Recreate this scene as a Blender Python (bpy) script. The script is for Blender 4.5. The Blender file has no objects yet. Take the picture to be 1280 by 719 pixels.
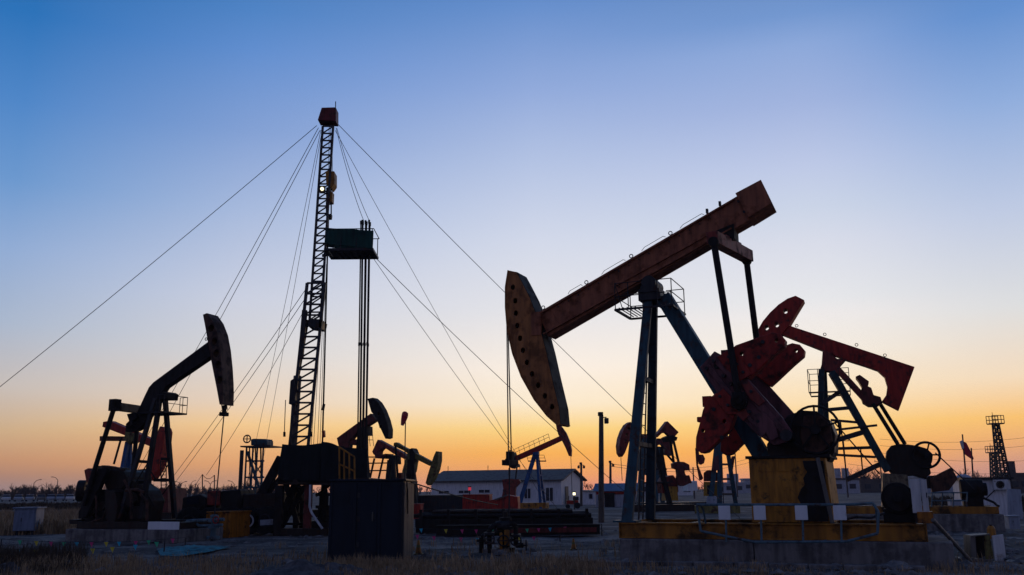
import bpy, bmesh, math, random
from mathutils import Vector, Matrix, noise
random.seed(7)
C = bpy.data.collections.new('site'); bpy.context.scene.collection.children.link(C)
sc = bpy.context.scene
R = math.radians

# ------------------------------------------------------------------ camera geometry (survey of the site from the photograph)
FPX = 1150.0
TH = math.atan((612 - 359.5) / FPX); CT, ST = math.cos(TH), math.sin(TH)
EYE = 1.7
ROLL = R(.5); CR, SR = math.cos(ROLL), math.sin(ROLL)
def ray(px, py):
    dx = (px - 640) / FPX; dy = (359.5 - py) / FPX
    a = dx * CR + dy * SR; v = dy * CR - dx * SR
    return (a, CT - ST * v, ST + CT * v)
def ground(px, py, z=0.0):
    d = ray(px, py); t = (z - EYE) / d[2]; return Vector((d[0] * t, d[1] * t, z))
def at(px, py, Y):
    d = ray(px, py); t = Y / d[1]; return Vector((d[0] * t, Y, EYE + d[2] * t))
class Frame:
    """Vertical working plane: x along the machine, y across it (away from the road), z up."""
    def __init__(s, o, deg):
        s.o = Vector((o[0], o[1], 0)); s.a = R(deg)
        s.t = Vector((math.cos(s.a), -math.sin(s.a), 0)); s.n = Vector((math.sin(s.a), math.cos(s.a), 0))
    def p(s, px, py, w=0.0):
        d = Vector(ray(px, py)); t = (s.o.dot(s.n) + w) / d.dot(s.n)
        P = d * t + Vector((0, 0, EYE))
        return Vector(((P - s.o).dot(s.t), w, P.z))
    def world(s, v): return s.o + s.t * v[0] + s.n * v[1] + Vector((0, 0, v[2]))
def zp(txt, x0=0, y0=0, s=1.0):
    return [(x0 + float(a.split(',')[0]) / s, y0 + float(a.split(',')[1]) / s) for a in txt.split()]

# ------------------------------------------------------------------ materials
MATS = {}
def nodes(name):
    m = bpy.data.materials.new(name); m.use_nodes = True
    return m, m.node_tree, m.node_tree.nodes['Principled BSDF']
def paint(name, rgb, rough=0.55, wear=0.35, wearcol=(0.07, 0.03, 0.018), scale=3.0, metal=0.0, bump=0.15, dirt=0.5):
    m, nt, b = nodes(name); N = nt.nodes.new; L = nt.links.new
    tc = N('ShaderNodeTexCoord')
    n1 = N('ShaderNodeTexNoise'); n1.inputs['Scale'].default_value = scale; n1.inputs['Detail'].default_value = 9; n1.inputs['Roughness'].default_value = .68
    L(tc.outputs['Object'], n1.inputs['Vector'])
    r1 = N('ShaderNodeValToRGB'); r1.color_ramp.elements[0].position = .62 - wear * .3; r1.color_ramp.elements[1].position = .72 - wear * .25
    L(n1.outputs['Fac'], r1.inputs['Fac'])
    mp = N('ShaderNodeMapping'); mp.inputs['Scale'].default_value = (4, 4, .5); L(tc.outputs['Object'], mp.inputs['Vector'])
    n2 = N('ShaderNodeTexNoise'); n2.inputs['Scale'].default_value = scale * .8; n2.inputs['Detail'].default_value = 6; L(mp.outputs[0], n2.inputs['Vector'])
    r2 = N('ShaderNodeMapRange'); r2.inputs['From Min'].default_value = .35; r2.inputs['From Max'].default_value = .7; r2.inputs['To Min'].default_value = 1.0; r2.inputs['To Max'].default_value = 1 - dirt
    L(n2.outputs['Fac'], r2.inputs['Value'])
    mx = N('ShaderNodeMix'); mx.data_type = 'RGBA'; mx.inputs['A'].default_value = (*rgb, 1); mx.inputs['B'].default_value = (*wearcol, 1)
    L(r1.outputs['Color'], mx.inputs['Factor'])
    mu = N('ShaderNodeMix'); mu.data_type = 'RGBA'; mu.blend_type = 'MULTIPLY'; mu.inputs['Factor'].default_value = 1
    L(mx.outputs['Result'], mu.inputs['A']); L(r2.outputs['Result'], mu.inputs['B'])
    L(mu.outputs['Result'], b.inputs['Base Color'])
    rr = N('ShaderNodeMapRange'); rr.inputs['To Min'].default_value = rough; rr.inputs['To Max'].default_value = min(1, rough + .3); L(r1.outputs['Color'], rr.inputs['Value']); L(rr.outputs['Result'], b.inputs['Roughness'])
    b.inputs['Metallic'].default_value = metal
    b.inputs['Specular IOR Level'].default_value = .25
    bp = N('ShaderNodeBump'); bp.inputs['Strength'].default_value = bump; bp.inputs['Distance'].default_value = .02; L(n1.outputs['Fac'], bp.inputs['Height']); L(bp.outputs[0], b.inputs['Normal'])
    MATS[name] = m; return m
def emit(name, rgb, s):
    m, nt, b = nodes(name); b.inputs['Base Color'].default_value = (*rgb, 1)
    b.inputs['Emission Color'].default_value = (*rgb, 1); b.inputs['Emission Strength'].default_value = s; MATS[name] = m
paint('brown_paint', (.36, .115, .05), wear=.4, wearcol=(.20, .06, .025))
paint('horsehead_paint', (.46, .17, .045), wear=.45, wearcol=(.24, .09, .03))
paint('blue_paint', (.03, .085, .11), wear=.3)
paint('bright_blue_paint', (.02, .09, .24), wear=.15)
paint('red_paint', (.42, .03, .015), wear=.3, wearcol=(.10, .03, .025))
paint('dull_red_paint', (.26, .04, .028), wear=.4, wearcol=(.07, .03, .025))
paint('maroon_paint', (.15, .025, .02), wear=.35)
paint('crank_paint', (.17, .06, .065), wear=.4, wearcol=(.10, .05, .05))
paint('yellow_paint', (.44, .18, .02), wear=.28, wearcol=(.07, .045, .02), dirt=.6)
paint('rust_black', (.09, .036, .02), wear=.5, wearcol=(.035, .02, .015))
paint('skid_yellow', (.42, .17, .018), wear=.42, wearcol=(.07, .035, .012), dirt=.65, scale=1.3)
paint('beige_paint', (.22, .17, .10), wear=.5, wearcol=(.06, .045, .03), dirt=.6)
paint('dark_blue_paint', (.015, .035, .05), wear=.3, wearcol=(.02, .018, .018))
paint('stand_yellow', (.46, .24, .03), wear=.12, dirt=.35)
paint('crown_red', (.17, .02, .022), wear=.25)
paint('weight_red', (.36, .028, .016), wear=.42, wearcol=(.07, .02, .014))
paint('teal_paint', (.02, .05, .055), wear=.35, wearcol=(.03, .024, .02))
paint('box_grey', (.17, .21, .28), wear=.15, wearcol=(.11, .12, .14), dirt=.35)
paint('olive_paint', (.20, .17, .05), wear=.4)
paint('orange_paint', (.42, .15, .015), wear=.3)
paint('black_iron', (.016, .013, .012), wear=.4, wearcol=(.026, .017, .012), rough=.7)
paint('oily_iron', (.022, .014, .010), wear=.5, wearcol=(.04, .02, .012), rough=.5)
paint('dark_steel', (.026, .027, .03), wear=.3, rough=.5)
paint('mast_steel', (.04, .045, .05), wear=.3, rough=.5)
paint('wire_rope', (.05, .05, .055), wear=.1, bump=0)
paint('navy_panel', (.004, .011, .022), wear=.12, wearcol=(.012, .013, .018), dirt=.35, scale=1.5)
paint('grey_panel', (.16, .145, .125), wear=.2, wearcol=(.13, .11, .10))
paint('white_panel', (.62, .62, .60), wear=.12, wearcol=(.35, .30, .25), dirt=.3)
paint('sign_white', (.72, .74, .74), wear=.02, dirt=.12)
paint('cabinet_grey', (.33, .37, .42), wear=.12, wearcol=(.18, .16, .14), dirt=.3)
paint('rail_blue', (.10, .17, .20), wear=.25)
paint('concrete', (.22, .205, .19), wear=.55, wearcol=(.12, .112, .105), rough=.9, scale=2.0, bump=.5, dirt=.55)
paint('green_tarp', (.008, .06, .045), wear=.1, wearcol=(.02, .05, .05), rough=.7, bump=.4, scale=2)
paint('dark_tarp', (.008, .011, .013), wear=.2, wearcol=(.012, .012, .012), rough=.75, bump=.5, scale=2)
paint('cyan_tarp', (.004, .22, .27), wear=.45, wearcol=(.01, .09, .10), rough=.85, bump=.6, scale=2.5)
paint('roof_brown', (.09, .068, .06), wear=.3)
paint('glass_dark', (.02, .022, .03), wear=0, rough=.12, dirt=0, bump=0)
paint('plaster_white', (.68, .68, .68), wear=.12, wearcol=(.45, .42, .38), dirt=.3)
paint('pale_building', (.45, .46, .50), wear=.2, wearcol=(.3, .28, .27))
paint('blue_roof', (.06, .15, .30), wear=.2)
paint('rubber', (.018, .018, .018), wear=.2, wearcol=(.04, .035, .03), rough=.85)
paint('flag_red', (.45, .02, .04), wear=0, dirt=.2, bump=0)
paint('flag_pink', (.6, .06, .2), wear=0, dirt=.1, bump=0)
paint('flag_cyan', (.03, .4, .55), wear=0, dirt=.1, bump=0)
paint('flag_yellow', (.6, .5, .05), wear=0, dirt=.1, bump=0)
paint('flag_green', (.05, .45, .22), wear=0, dirt=.1, bump=0)
paint('wood_pole', (.10, .08, .065), wear=.3)
paint('bark', (.06, .042, .034), wear=.3, rough=.95)
paint('straw', (.42, .29, .16), wear=.4, wearcol=(.20, .13, .07), rough=.95, bump=0)
paint('dark_scrub', (.075, .05, .03), wear=.4, wearcol=(.035, .028, .02), rough=.95, bump=0)
paint('earth', (.085, .08, .078), wear=.5, wearcol=(.13, .12, .115), rough=.95, bump=.8, scale=4)
paint('windsock_red', (.45, .05, .05), wear=.15, wearcol=(.5, .4, .35), dirt=.1)
paint('hose_white', (.6, .62, .65), wear=.1)
emit('lamp_glow', (1.0, .90, .55), 2.2)
emit('lamp_red', (1.0, .06, .09), .4)
emit('lamp_soft', (1.0, .9, .6), 2.0)
def ground_mat():
    m, nt, b = nodes('ground_soil'); N = nt.nodes.new; L = nt.links.new
    g = N('ShaderNodeNewGeometry')
    mp = N('ShaderNodeMapping'); mp.inputs['Scale'].default_value = (.22, .35, 1); mp.inputs['Rotation'].default_value = (0, 0, .25); L(g.outputs['Position'], mp.inputs['Vector'])
    n1 = N('ShaderNodeTexNoise'); n1.inputs['Scale'].default_value = 1.0; n1.inputs['Detail'].default_value = 12; n1.inputs['Roughness'].default_value = .66; n1.inputs['Distortion'].default_value = .6; L(mp.outputs[0], n1.inputs['Vector'])
    r = N('ShaderNodeValToRGB'); e = r.color_ramp.elements
    e[0].position = .3; e[0].color = (.075, .068, .06, 1); e[1].position = .72; e[1].color = (.29, .265, .235, 1)
    k = e.new(.5); k.color = (.155, .142, .128, 1)
    L(n1.outputs['Fac'], r.inputs['Fac'])
    n2 = N('ShaderNodeTexNoise'); n2.inputs['Scale'].default_value = 9; n2.inputs['Detail'].default_value = 8; L(g.outputs['Position'], n2.inputs['Vector'])
    mr = N('ShaderNodeMapRange'); mr.inputs['From Min'].default_value = .3; mr.inputs['From Max'].default_value = .7; mr.inputs['To Min'].default_value = .6; mr.inputs['To Max'].default_value = 1.35; L(n2.outputs['Fac'], mr.inputs['Value'])
    mu = N('ShaderNodeMix'); mu.data_type = 'RGBA'; mu.blend_type = 'MULTIPLY'; mu.inputs['Factor'].default_value = 1; L(r.outputs[0], mu.inputs['A']); L(mr.outputs['Result'], mu.inputs['B'])
    n3 = N('ShaderNodeTexNoise'); n3.inputs['Scale'].default_value = .32; n3.inputs['Detail'].default_value = 7; n3.inputs['Distortion'].default_value = 1.2; L(g.outputs['Position'], n3.inputs['Vector'])
    m3 = N('ShaderNodeMapRange'); m3.inputs['From Min'].default_value = .44; m3.inputs['From Max'].default_value = .56; m3.inputs['To Min'].default_value = .5; m3.inputs['To Max'].default_value = 1.15; L(n3.outputs['Fac'], m3.inputs['Value'])
    m4 = N('ShaderNodeMix'); m4.data_type = 'RGBA'; m4.blend_type = 'MULTIPLY'; m4.inputs['Factor'].default_value = 1; L(mu.outputs['Result'], m4.inputs['A']); L(m3.outputs['Result'], m4.inputs['B'])
    L(m4.outputs['Result'], b.inputs['Base Color']); b.inputs['Roughness'].default_value = .9; b.inputs['Specular IOR Level'].default_value = .15
    ad = N('ShaderNodeMath'); ad.operation = 'ADD'; L(n1.outputs['Fac'], ad.inputs[0]); L(n2.outputs['Fac'], ad.inputs[1])
    bp = N('ShaderNodeBump'); bp.inputs['Strength'].default_value = .7; bp.inputs['Distance'].default_value = .08; L(ad.outputs[0], bp.inputs['Height']); L(bp.outputs[0], b.inputs['Normal'])
    MATS['ground'] = m
ground_mat()

# ------------------------------------------------------------------ mesh building
class MB:
    def __init__(s): s.v = []; s.f = []
    def add(s, vs, fs):
        k = len(s.v); s.v += [tuple(v) for v in vs]; s.f += [tuple(i + k for i in f) for f in fs]; return s
    def box(s, lo, hi):
        x0, y0, z0 = lo; x1, y1, z1 = hi
        return s.add([(x0,y0,z0),(x1,y0,z0),(x1,y1,z0),(x0,y1,z0),(x0,y0,z1),(x1,y0,z1),(x1,y1,z1),(x0,y1,z1)],
                     [(3,2,1,0),(4,5,6,7),(0,1,5,4),(1,2,6,5),(2,3,7,6),(3,0,4,7)])
    def bar(s, p, q, w, h=None, up=(0, 1, 0), w2=None, h2=None):
        p, q = Vector(p), Vector(q); h = h or w; w2 = w2 or w; h2 = h2 or h
        d = (q - p).normalized(); u = Vector(up)
        if abs(d.dot(u)) > .97: u = Vector((1, 0, 0))
        a = d.cross(u).normalized(); b = a.cross(d).normalized()
        vs = []
        for P, ww, hh in ((p, w, h), (q, w2, h2)):
            for sx, sy in ((-1,-1),(1,-1),(1,1),(-1,1)): vs.append(P + a * (sx * ww / 2) + b * (sy * hh / 2))
        return s.add(vs, [(3,2,1,0),(4,5,6,7),(0,1,5,4),(1,2,6,5),(2,3,7,6),(3,0,4,7)])
    def tube(s, p, q, r, r2=None, n=8):
        p, q = Vector(p), Vector(q); r2 = r if r2 is None else r2
        d = (q - p).normalized(); u = Vector((0, 0, 1)) if abs(d.z) < .9 else Vector((1, 0, 0))
        a = d.cross(u).normalized(); b = d.cross(a)
        vs = []
        for P, rr in ((p, r), (q, r2)):
            for i in range(n):
                t = 2 * math.pi * i / n; vs.append(P + a * (rr * math.cos(t)) + b * (rr * math.sin(t)))
        fs = [(i, (i+1) % n, n + (i+1) % n, n + i) for i in range(n)] + [tuple(range(n))[::-1], tuple(range(n, 2*n))]
        return s.add(vs, fs)
    def path(s, pts, r, n=6):
        for a, b in zip(pts, pts[1:]): s.tube(a, b, r, n=n)
        return s
    def ring(s, c, rad, r, axis='y', n=28, m=6, sq=1.0):
        c = Vector(c); vs = []; fs = []
        for i in range(n):
            t = 2 * math.pi * i / n
            for j in range(m):
                k = 2 * math.pi * j / m; rr = rad + r * math.cos(k); h = r * math.sin(k) * sq
                e = (rr * math.cos(t), h, rr * math.sin(t)) if axis == 'y' else ((h, rr * math.cos(t), rr * math.sin(t)) if axis == 'x' else (rr * math.cos(t), rr * math.sin(t), h))
                vs.append(c + Vector(e))
        for i in range(n):
            for j in range(m): fs.append((i*m+j, ((i+1)%n)*m+j, ((i+1)%n)*m+(j+1)%m, i*m+(j+1)%m))
        return s.add(vs, fs)
    def disc(s, c, r, w0, w1, n=28):
        return s.tube((c[0], w0, c[1]), (c[0], w1, c[1]), r, n=n)
    def prism(s, poly, w0, w1):
        n = len(poly); vs = [(x, w0, z) for x, z in poly] + [(x, w1, z) for x, z in poly]
        return s.add(vs, [tuple(range(n)), tuple(range(n, 2*n))[::-1]] + [(i, n+i, n+(i+1) % n, (i+1) % n) for i in range(n)])
    def plate_holes(s, poly, holes, w0, w1):
        bm = bmesh.new(); loops = []
        for lp in [poly] + holes:
            vs = [bm.verts.new((x, w0, z)) for x, z in lp]
            es = [bm.edges.new((vs[i], vs[(i+1) % len(vs)])) for i in range(len(vs))]; loops.append(vs)
        bmesh.ops.triangle_fill(bm, use_beauty=True, edges=bm.edges[:], normal=(0, -1, 0))
        bm.verts.index_update()
        co = [tuple(v.co) for v in bm.verts]; tris = [tuple(v.index for v in f.verts) for f in bm.faces]
        n = len(co); lo = [[v.index for v in lp] for lp in loops]; bm.free()
        fs = tris + [tuple(i + n for i in reversed(t)) for t in tris]
        for lp in lo: fs += [(lp[i], lp[(i+1) % len(lp)], lp[(i+1) % len(lp)] + n, lp[i] + n) for i in range(len(lp))]
        return s.add(co + [(x, w1, z) for x, y, z in co], fs)
    def build(s, name, mat, parent=None, bevel=0, smooth=False, kind=None):
        me = bpy.data.meshes.new(name); me.from_pydata(s.v, [], s.f)
        bm = bmesh.new(); bm.from_mesh(me); bmesh.ops.recalc_face_normals(bm, faces=bm.faces[:]); bm.to_mesh(me); bm.free()
        me.materials.append(MATS[mat]); o = bpy.data.objects.new(name, me); C.objects.link(o)
        if smooth:
            for p in me.polygons: p.use_smooth = True
        if parent is not None: o.parent = parent
        if bevel:
            b = o.modifiers.new('bevel', 'BEVEL'); b.width = bevel; b.segments = 2; b.limit_method = 'ANGLE'; b.angle_limit = R(40)
        if kind: o['kind'] = kind
        return o
def tag(o, label, cat, group=None):
    o['label'] = label; o['category'] = cat
    if group: o['group'] = group
    return o
def thing(name, label, cat, loc=(0, 0, 0), rz=0.0, group=None):
    o = bpy.data.objects.new(name, None); C.objects.link(o); o.location = loc; o.rotation_euler = (0, 0, rz); o.empty_display_size = .3
    return tag(o, label, cat, group)
def thing_f(name, label, cat, F, group=None): return thing(name, label, cat, F.o, -F.a, group)

class Kit:
    """Places parts of one machine in its own frame."""
    def __init__(s, F, root): s.F = F; s.root = root
    def uz(s, pts, w): return [(q.x, q.z) for q in (s.F.p(x, y, w) for x, y in pts)]
    def plate(s, name, pts, w0, w1, mat, holes=(), hr=.08, parent=None, bevel=0, ref=None):
        ref = w0 if ref is None else ref
        poly = s.uz(pts, ref); m = MB()
        if holes:
            hl = []
            for x, z in s.uz(holes, ref): hl.append([(x + hr * math.cos(k * math.pi / 6), z + hr * 1.15 * math.sin(k * math.pi / 6)) for k in range(12)])
            m.plate_holes(poly, hl, w0, w1)
        else: m.prism(poly, w0, w1)
        return m.build(name, mat, parent or s.root, bevel)
    def bar(s, name, a, wa, b, wb, t, mat, h=None, t2=None, h2=None, parent=None, za=None, zb=None, bevel=0):
        A = s.F.p(a[0], a[1], wa); B = s.F.p(b[0], b[1], wb)
        if za is not None: A.z = za
        if zb is not None: B.z = zb
        return MB().bar(A, B, t, h, w2=t2, h2=h2).build(name, mat, parent or s.root, bevel)
    def tube(s, name, a, wa, b, wb, r, mat, parent=None, n=10):
        return MB().tube(s.F.p(a[0], a[1], wa), s.F.p(b[0], b[1], wb), r, n=n).build(name, mat, parent or s.root)

# ================================================================== SETTING
def make_ground():
    def axis(lo, hi, step, far):
        a = []; x = lo
        while x <= hi: a.append(x); x += step
        s = step
        while a[-1] < far: s *= 1.5; a.append(a[-1] + s)
        s = step
        while a[0] > -far: s *= 1.5; a.insert(0, a[0] - s)
        return a
    xs = axis(-20, 20, .25, 700); ys = axis(17, 37, .11, 800)
    ys = [y for y in ys if y > -400]
    vs = []; fs = []
    for y in ys:
        for x in xs:
            k = 1.0 if (14 < y < 60 and abs(x) < 30) else 0.0
            z = (noise.noise((x * .25, y * .25, 1)) * .05 + noise.noise((x * .9, y * .9, 5)) * .025 + noise.noise((x * 2.3, y * 2.3, 9)) * .018 - .03) * k
            for y0, sl, ph in ((25.2, .05, .4), (26.9, .05, .4), (30.4, -.09, 2.0), (32.1, -.09, 2.0), (28.3, .22, 1.0)):
                d = y - (y0 + sl * x + .5 * math.sin(x * .16 + ph)); z += (-.05 * math.exp(-(d / .22) ** 2) + .03 * math.exp(-((abs(d) - .42) / .16) ** 2)) * k * (.6 + .8 * noise.noise((x * .5, y0, 2)))
            vs.append((x, y, z))
    n = len(xs)
    for j in range(len(ys) - 1):
        for i in range(n - 1): fs.append((j*n+i, j*n+i+1, (j+1)*n+i+1, (j+1)*n+i))
    m = MB(); m.add(vs, fs); m.build('ground', 'ground', smooth=True, kind='structure')
make_ground()

# ================================================================== A: the big pumpjack in front
JACKS = 'pumpjacks standing across the oil field'
FA = Frame(ground(785, 700), 23)
WA = 3.2
def pumpjack_front():
    pl = MB()
    ue = FA.p(1193, 694, 0).x; um = FA.p(942, 690, 0).x
    pl.box((-.2, 0, -.08), (um, WA, .5)); pl.box((um + .015, 0, -.08), (ue, WA, .503))
    o = pl.build('concrete_plinth', 'concrete', bevel=.03); o.location = FA.o; o.rotation_euler = (0, 0, -FA.a)
    tag(o, 'long stained concrete plinth under the largest brown pumpjack', 'plinth')
    kb = MB(); random.seed(3)
    x = -1.2
    while x < 6.2:
        w = random.uniform(.7, .95); kb.box((x, -1.25 + random.uniform(-.04, .04), -.05), (x + w - .03, -1.0, .07 + random.uniform(-.02, .03))); x += w
    o = kb.build('kerb_stones', 'concrete', bevel=.02); o.location = FA.o; o.rotation_euler = (0, 0, -FA.a)
    tag(o, 'low row of kerb stones lying before the long concrete plinth', 'kerb')
    T = thing_f('pumpjack', 'largest pumpjack, long brown beam tipped head-down on blue legs over a yellow base', 'pumpjack', FA, JACKS)
    K = Kit(FA, T); c = WA / 2; us = FA.p(1157, 668, .15).x
    # skid frame
    m = MB()
    for w in (.15, 2.8):
        m.box((-.2, w, .51), (us, w + .06, .86)); m.box((-.2, w - .06, .84), (us, w + .16, .88)); m.box((-.2, w - .06, .506), (us, w + .16, .54))
    for u in (-.2, 1.2, 2.9, 4.6, us - .16): m.box((u, .215, .53), (u + .14, 2.795, .835))
    m.box((-.24, .10, .506), (-.205, 3.0, .885)); m.box((us + .005, .10, .506), (us + .04, 3.0, .885))
    m.build('skid_frame', 'skid_yellow', T, .008)
    # Samson post
    nf = K.F.p(784, 655, .32); nf.z = .88; nt_ = K.F.p(811, 372, 1.38); ff = K.F.p(813, 650, 2.8); ff.z = .88; ft = K.F.p(817, 372, 1.84)
    nt_.z = ft.z = zl = (nt_.z + ft.z) / 2
    m = MB(); m.bar(nf, nt_, .27, .16, w2=.22, h2=.15); near = m.build('leg', 'blue_paint', T, .01)
    m = MB(); m.bar(nf + Vector((0, 0, .002)), nf + Vector((0, 0, .05)), .6, .5); m.build('foot_plate', 'blue_paint', near)
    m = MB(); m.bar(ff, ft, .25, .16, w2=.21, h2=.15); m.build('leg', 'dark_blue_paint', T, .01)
    A = K.F.p(830, 372, c); B = K.F.p(957, 577, c)
    m = MB(); m.bar(A, B, .40, .46); m.build('leg', 'blue_paint', T, .01)
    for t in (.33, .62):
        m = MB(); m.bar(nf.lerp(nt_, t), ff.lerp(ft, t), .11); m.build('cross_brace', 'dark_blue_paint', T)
    sx = (nt_.x + ft.x) / 2 + .05
    m = MB(); m.box((sx - .3, c - .42, zl - .15), (sx + .3, c + .42, zl + .06)); m.box((sx - .22, c - .46, zl + .06), (sx + .22, c + .46, zl + .24)); m.disc((sx, zl + .32), .2, c - .45, c + .45)
    for w in (-.44, .36): m.box((sx - .3, c + w, zl + .06), (sx + .28, c + w + .08, zl + .16))
    m.build('saddle_bearing', 'dark_steel', T, .01)
    # ladder on the post
    m = MB(); l0 = K.F.p(801, 650, c); l0.z = .9; l1 = K.F.p(808, 392, c)
    for s in (-.2, .2): m.tube(l0 + Vector((0, s, 0)), l1 + Vector((0, s, 0)), .022)
    for k in range(19): q = l0.lerp(l1, (k + .5) / 19); m.tube(q + Vector((0, -.2, 0)), q + Vector((0, .2, 0)), .014)
    m.build('ladder', 'dark_steel', T)
    # work platform with rails
    z0 = K.F.p(772, 389, 1.0).z; ul = K.F.p(772, 389, 1.0).x; ur = K.F.p(852, 391, 1.9).x
    m = MB()
    for w in (.8, 2.3):
        m.bar((ul, w, z0), (ur, w, z0), .05, .07)
        for u in (ul, ul + .36, ur - .38, ur): m.tube((u, w, z0), (u, w, z0 + .72), .014)
        for h in (.36, .72):
            m.tube((ul, w, z0 + h), (ul + .7, w, z0 + h), .013); m.tube((ur - .5, w, z0 + h), (ur, w, z0 + h), .013)
    for u in (ul, ur):
        m.bar((u, .8, z0), (u, 2.3, z0), .05, .07)
        for h in (.36, .72): m.tube((u, .8, z0 + h), (u, 2.3, z0 + h), .013)
    m.tube((ul, .8, z0 + .72), (ul + .2, .8, z0), .012); [m.box((u, .83, z0 + .036), (u + .02, 2.27, z0 + .06)) for u in [ul + .08 + .11 * k for k in range(5)] + [ur - .1 - .11 * k for k in range(4)]]
    m.build('work_platform', 'dark_steel', T)
    # walking beam
    w0, w1 = c - .3, c + .3
    beam = K.plate('walking_beam', [(672,391),(924,243.5),(944,271),(685,421)], w0, w1, 'brown_paint', bevel=.012)
    m = MB(); a, b = K.F.p(767, 358, w0), K.F.p(889, 291, w0); a.y = b.y = w0 - .03; m.bar(a, b, .07, .055)
    a, b = K.F.p(680, 418, w0), K.F.p(915, 286, w0); a.y = b.y = w0 - .02; m.bar(a, b, .04, .12)
    a, b = K.F.p(673, 394, w0), K.F.p(918, 250, w0); a.y = b.y = w0 - .02; m.bar(a, b, .035, .12)
    m.build('stiffener', 'brown_paint', beam)
    for f0, f1 in ((.06, .0), (.47, .12), (.86, .06)):
        a = K.F.p(672 + 252 * f0, 393 - 147.5 * f0, w0); b = K.F.p(685 + 259 * f0, 419 - 148 * f0, w0); a.y = b.y = w0 - .012; MB().bar(a, b, .03 + f1, .02).build('splice_plate', 'brown_paint', beam)
    for i in range(16):
        f = .10 + .75 * i / 15; q = K.F.p(673 + 252 * f, 397 - 147.5 * f, w0); MB().disc((q.x, q.z - .03), .02, w0 - .05, w0 - .02, 8).build('bolt', 'dark_steel', beam)
    top = lambda px: K.F.p(px, 391 + (px - 672) * (243.5 - 391) / 252 - 1, c)
    for px in (679, 733, 789, 838): q = top(px); MB().ring(q + Vector((0, 0, .03)), .05, .013, n=12).build('lifting_lug', 'dark_steel', beam)
    for px in (884, 900): q = top(px); MB().box((q.x - .03, c - .05, q.z - .02), (q.x + .03, c + .05, q.z + .1)).build('bolt', 'dark_steel', beam)
    for a, b in ((710, 728), (752, 782), (802, 832), (850, 880)):
        p, q = top(a), top(b); up = Vector((0, 0, .06)); MB().path([p, p.lerp(q, .12) + up, p.lerp(q, .9) + up, q], .008, 5).build('grab_rail', 'dark_steel', beam)
    tw = K.plate('tail_weight', [(919,241.5),(951,224.5),(965,253.5),(935,272)], c - .47, c + .47, 'brown_paint', bevel=.01)
    for px, py in ((923, 252), (930, 265)): q = K.F.p(px, py, c - .47); MB().disc((q.x, q.z), .035, c - .5, c - .465, 8).build('bolt', 'dark_steel', tw)
    # horse head: two cheek plates, bowed front, open rungs at the back
    side = [(635.3,338),(632,359),(632,384),(634.4,413),(641,442),(652,471),(668,499.5),(684,520),(697,531.5),(700,530),(698,509),(689,471),(682,439),(676,416),(671,397),(661.5,371.5),(650,349),(645,340)]
    holes = [(641,359),(644,376),(644.8,391.5),(646.5,407),(650,423),(653.5,438),(658.5,453),(665,467.5),(672.5,481.5),(681,495),(690,508.5)]
    h0, h1 = c - .4, c + .4
    poly = K.uz(side, h0)
    m = MB(); hl = [[(x + .068 * math.cos(k*math.pi/6), z + .082 * math.sin(k*math.pi/6)) for k in range(12)] for x, z in K.uz(holes, h0)]
    m.plate_holes(poly, hl, h0, h0 + .025); m.plate_holes(poly, hl, h1 - .025, h1)
    for i in range(9):
        (xa, za), (xb, zb) = poly[i], poly[i+1]
        m.bar((xa, (h0+h1)/2, za), (xb, (h0+h1)/2, zb), .03, h1 - h0 + .06)
    back = poly[9:] 
    head = m.build('horse_head', 'horsehead_paint', T, .004)
    pb = [Vector((x, 0, z)) for x, z in poly[9:]]
    for a, b in zip(pb, pb[1:]):
        for t0, t1 in ((.0, 1.0),):
            p, q = a.lerp(b, t0), a.lerp(b, t1); p.y = q.y = (h0 + h1) / 2; MB().bar(p, q, .025, h1 - h0 - .052).build('back_plate', 'black_iron', head)
    q = K.F.p(676, 408, c)
    for w in (h0 - .03, h1 - .08): MB().box((q.x - .12, w, q.z - .32), (q.x + .16, w + .11, q.z + .34)).build('head_clamp', 'brown_paint', head)
    # bridle, carrier bar, polished rod
    m = MB(); fr = K.F.p(634, 412, 1.3)
    cb = K.F.p(637.5, 578, c)
    for px0, px1, w in ((633.5, 635.6, c - .2), (634.8, 639.4, c + .2)):
        a = K.F.p(px0, 400, w); b = K.F.p(px1, 575, w); MB().tube(a, b, .018, n=6).build('bridle_cable', 'wire_rope', T)
    m = MB(); m.box((cb.x - .11, c - .33, cb.z - .09), (cb.x + .11, c + .33, cb.z + .06)); m.box((cb.x - .09, c - .09, cb.z + .06), (cb.x + .09, c + .09, cb.z + .3)); m.build('carrier_bar', 'black_iron', T, .01)
    g = K.F.p(636, 662, c); m = MB(); m.tube((cb.x, c, cb.z + .35), (g.x, c, g.z), .02, n=8); m.build('polished_rod', 'dark_steel', T)
    # tail bearing, equalizer, pitman arms
    K.plate('tail_bearing', [(893,289),(917,279),(918,297),(911,306),(896,304)], c - .36, c + .36, 'black_iron', bevel=.02)
    eqn, eqf = K.F.p(890, 297, .2), K.F.p(935, 321, WA - .2)
    m = MB(); m.bar(eqn, eqf, .30, .32, up=(0, 0, 1)); a = eqn.lerp(eqf, .28); b = eqn.lerp(eqf, .72); m.bar(a + Vector((0,0,.17)), b + Vector((0,0,.17)), .2, .12, up=(0,0,1)); m.build('equalizer_bar', 'dull_red_paint', T, .012)
    pin = K.F.p(924, 502, .25)
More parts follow.
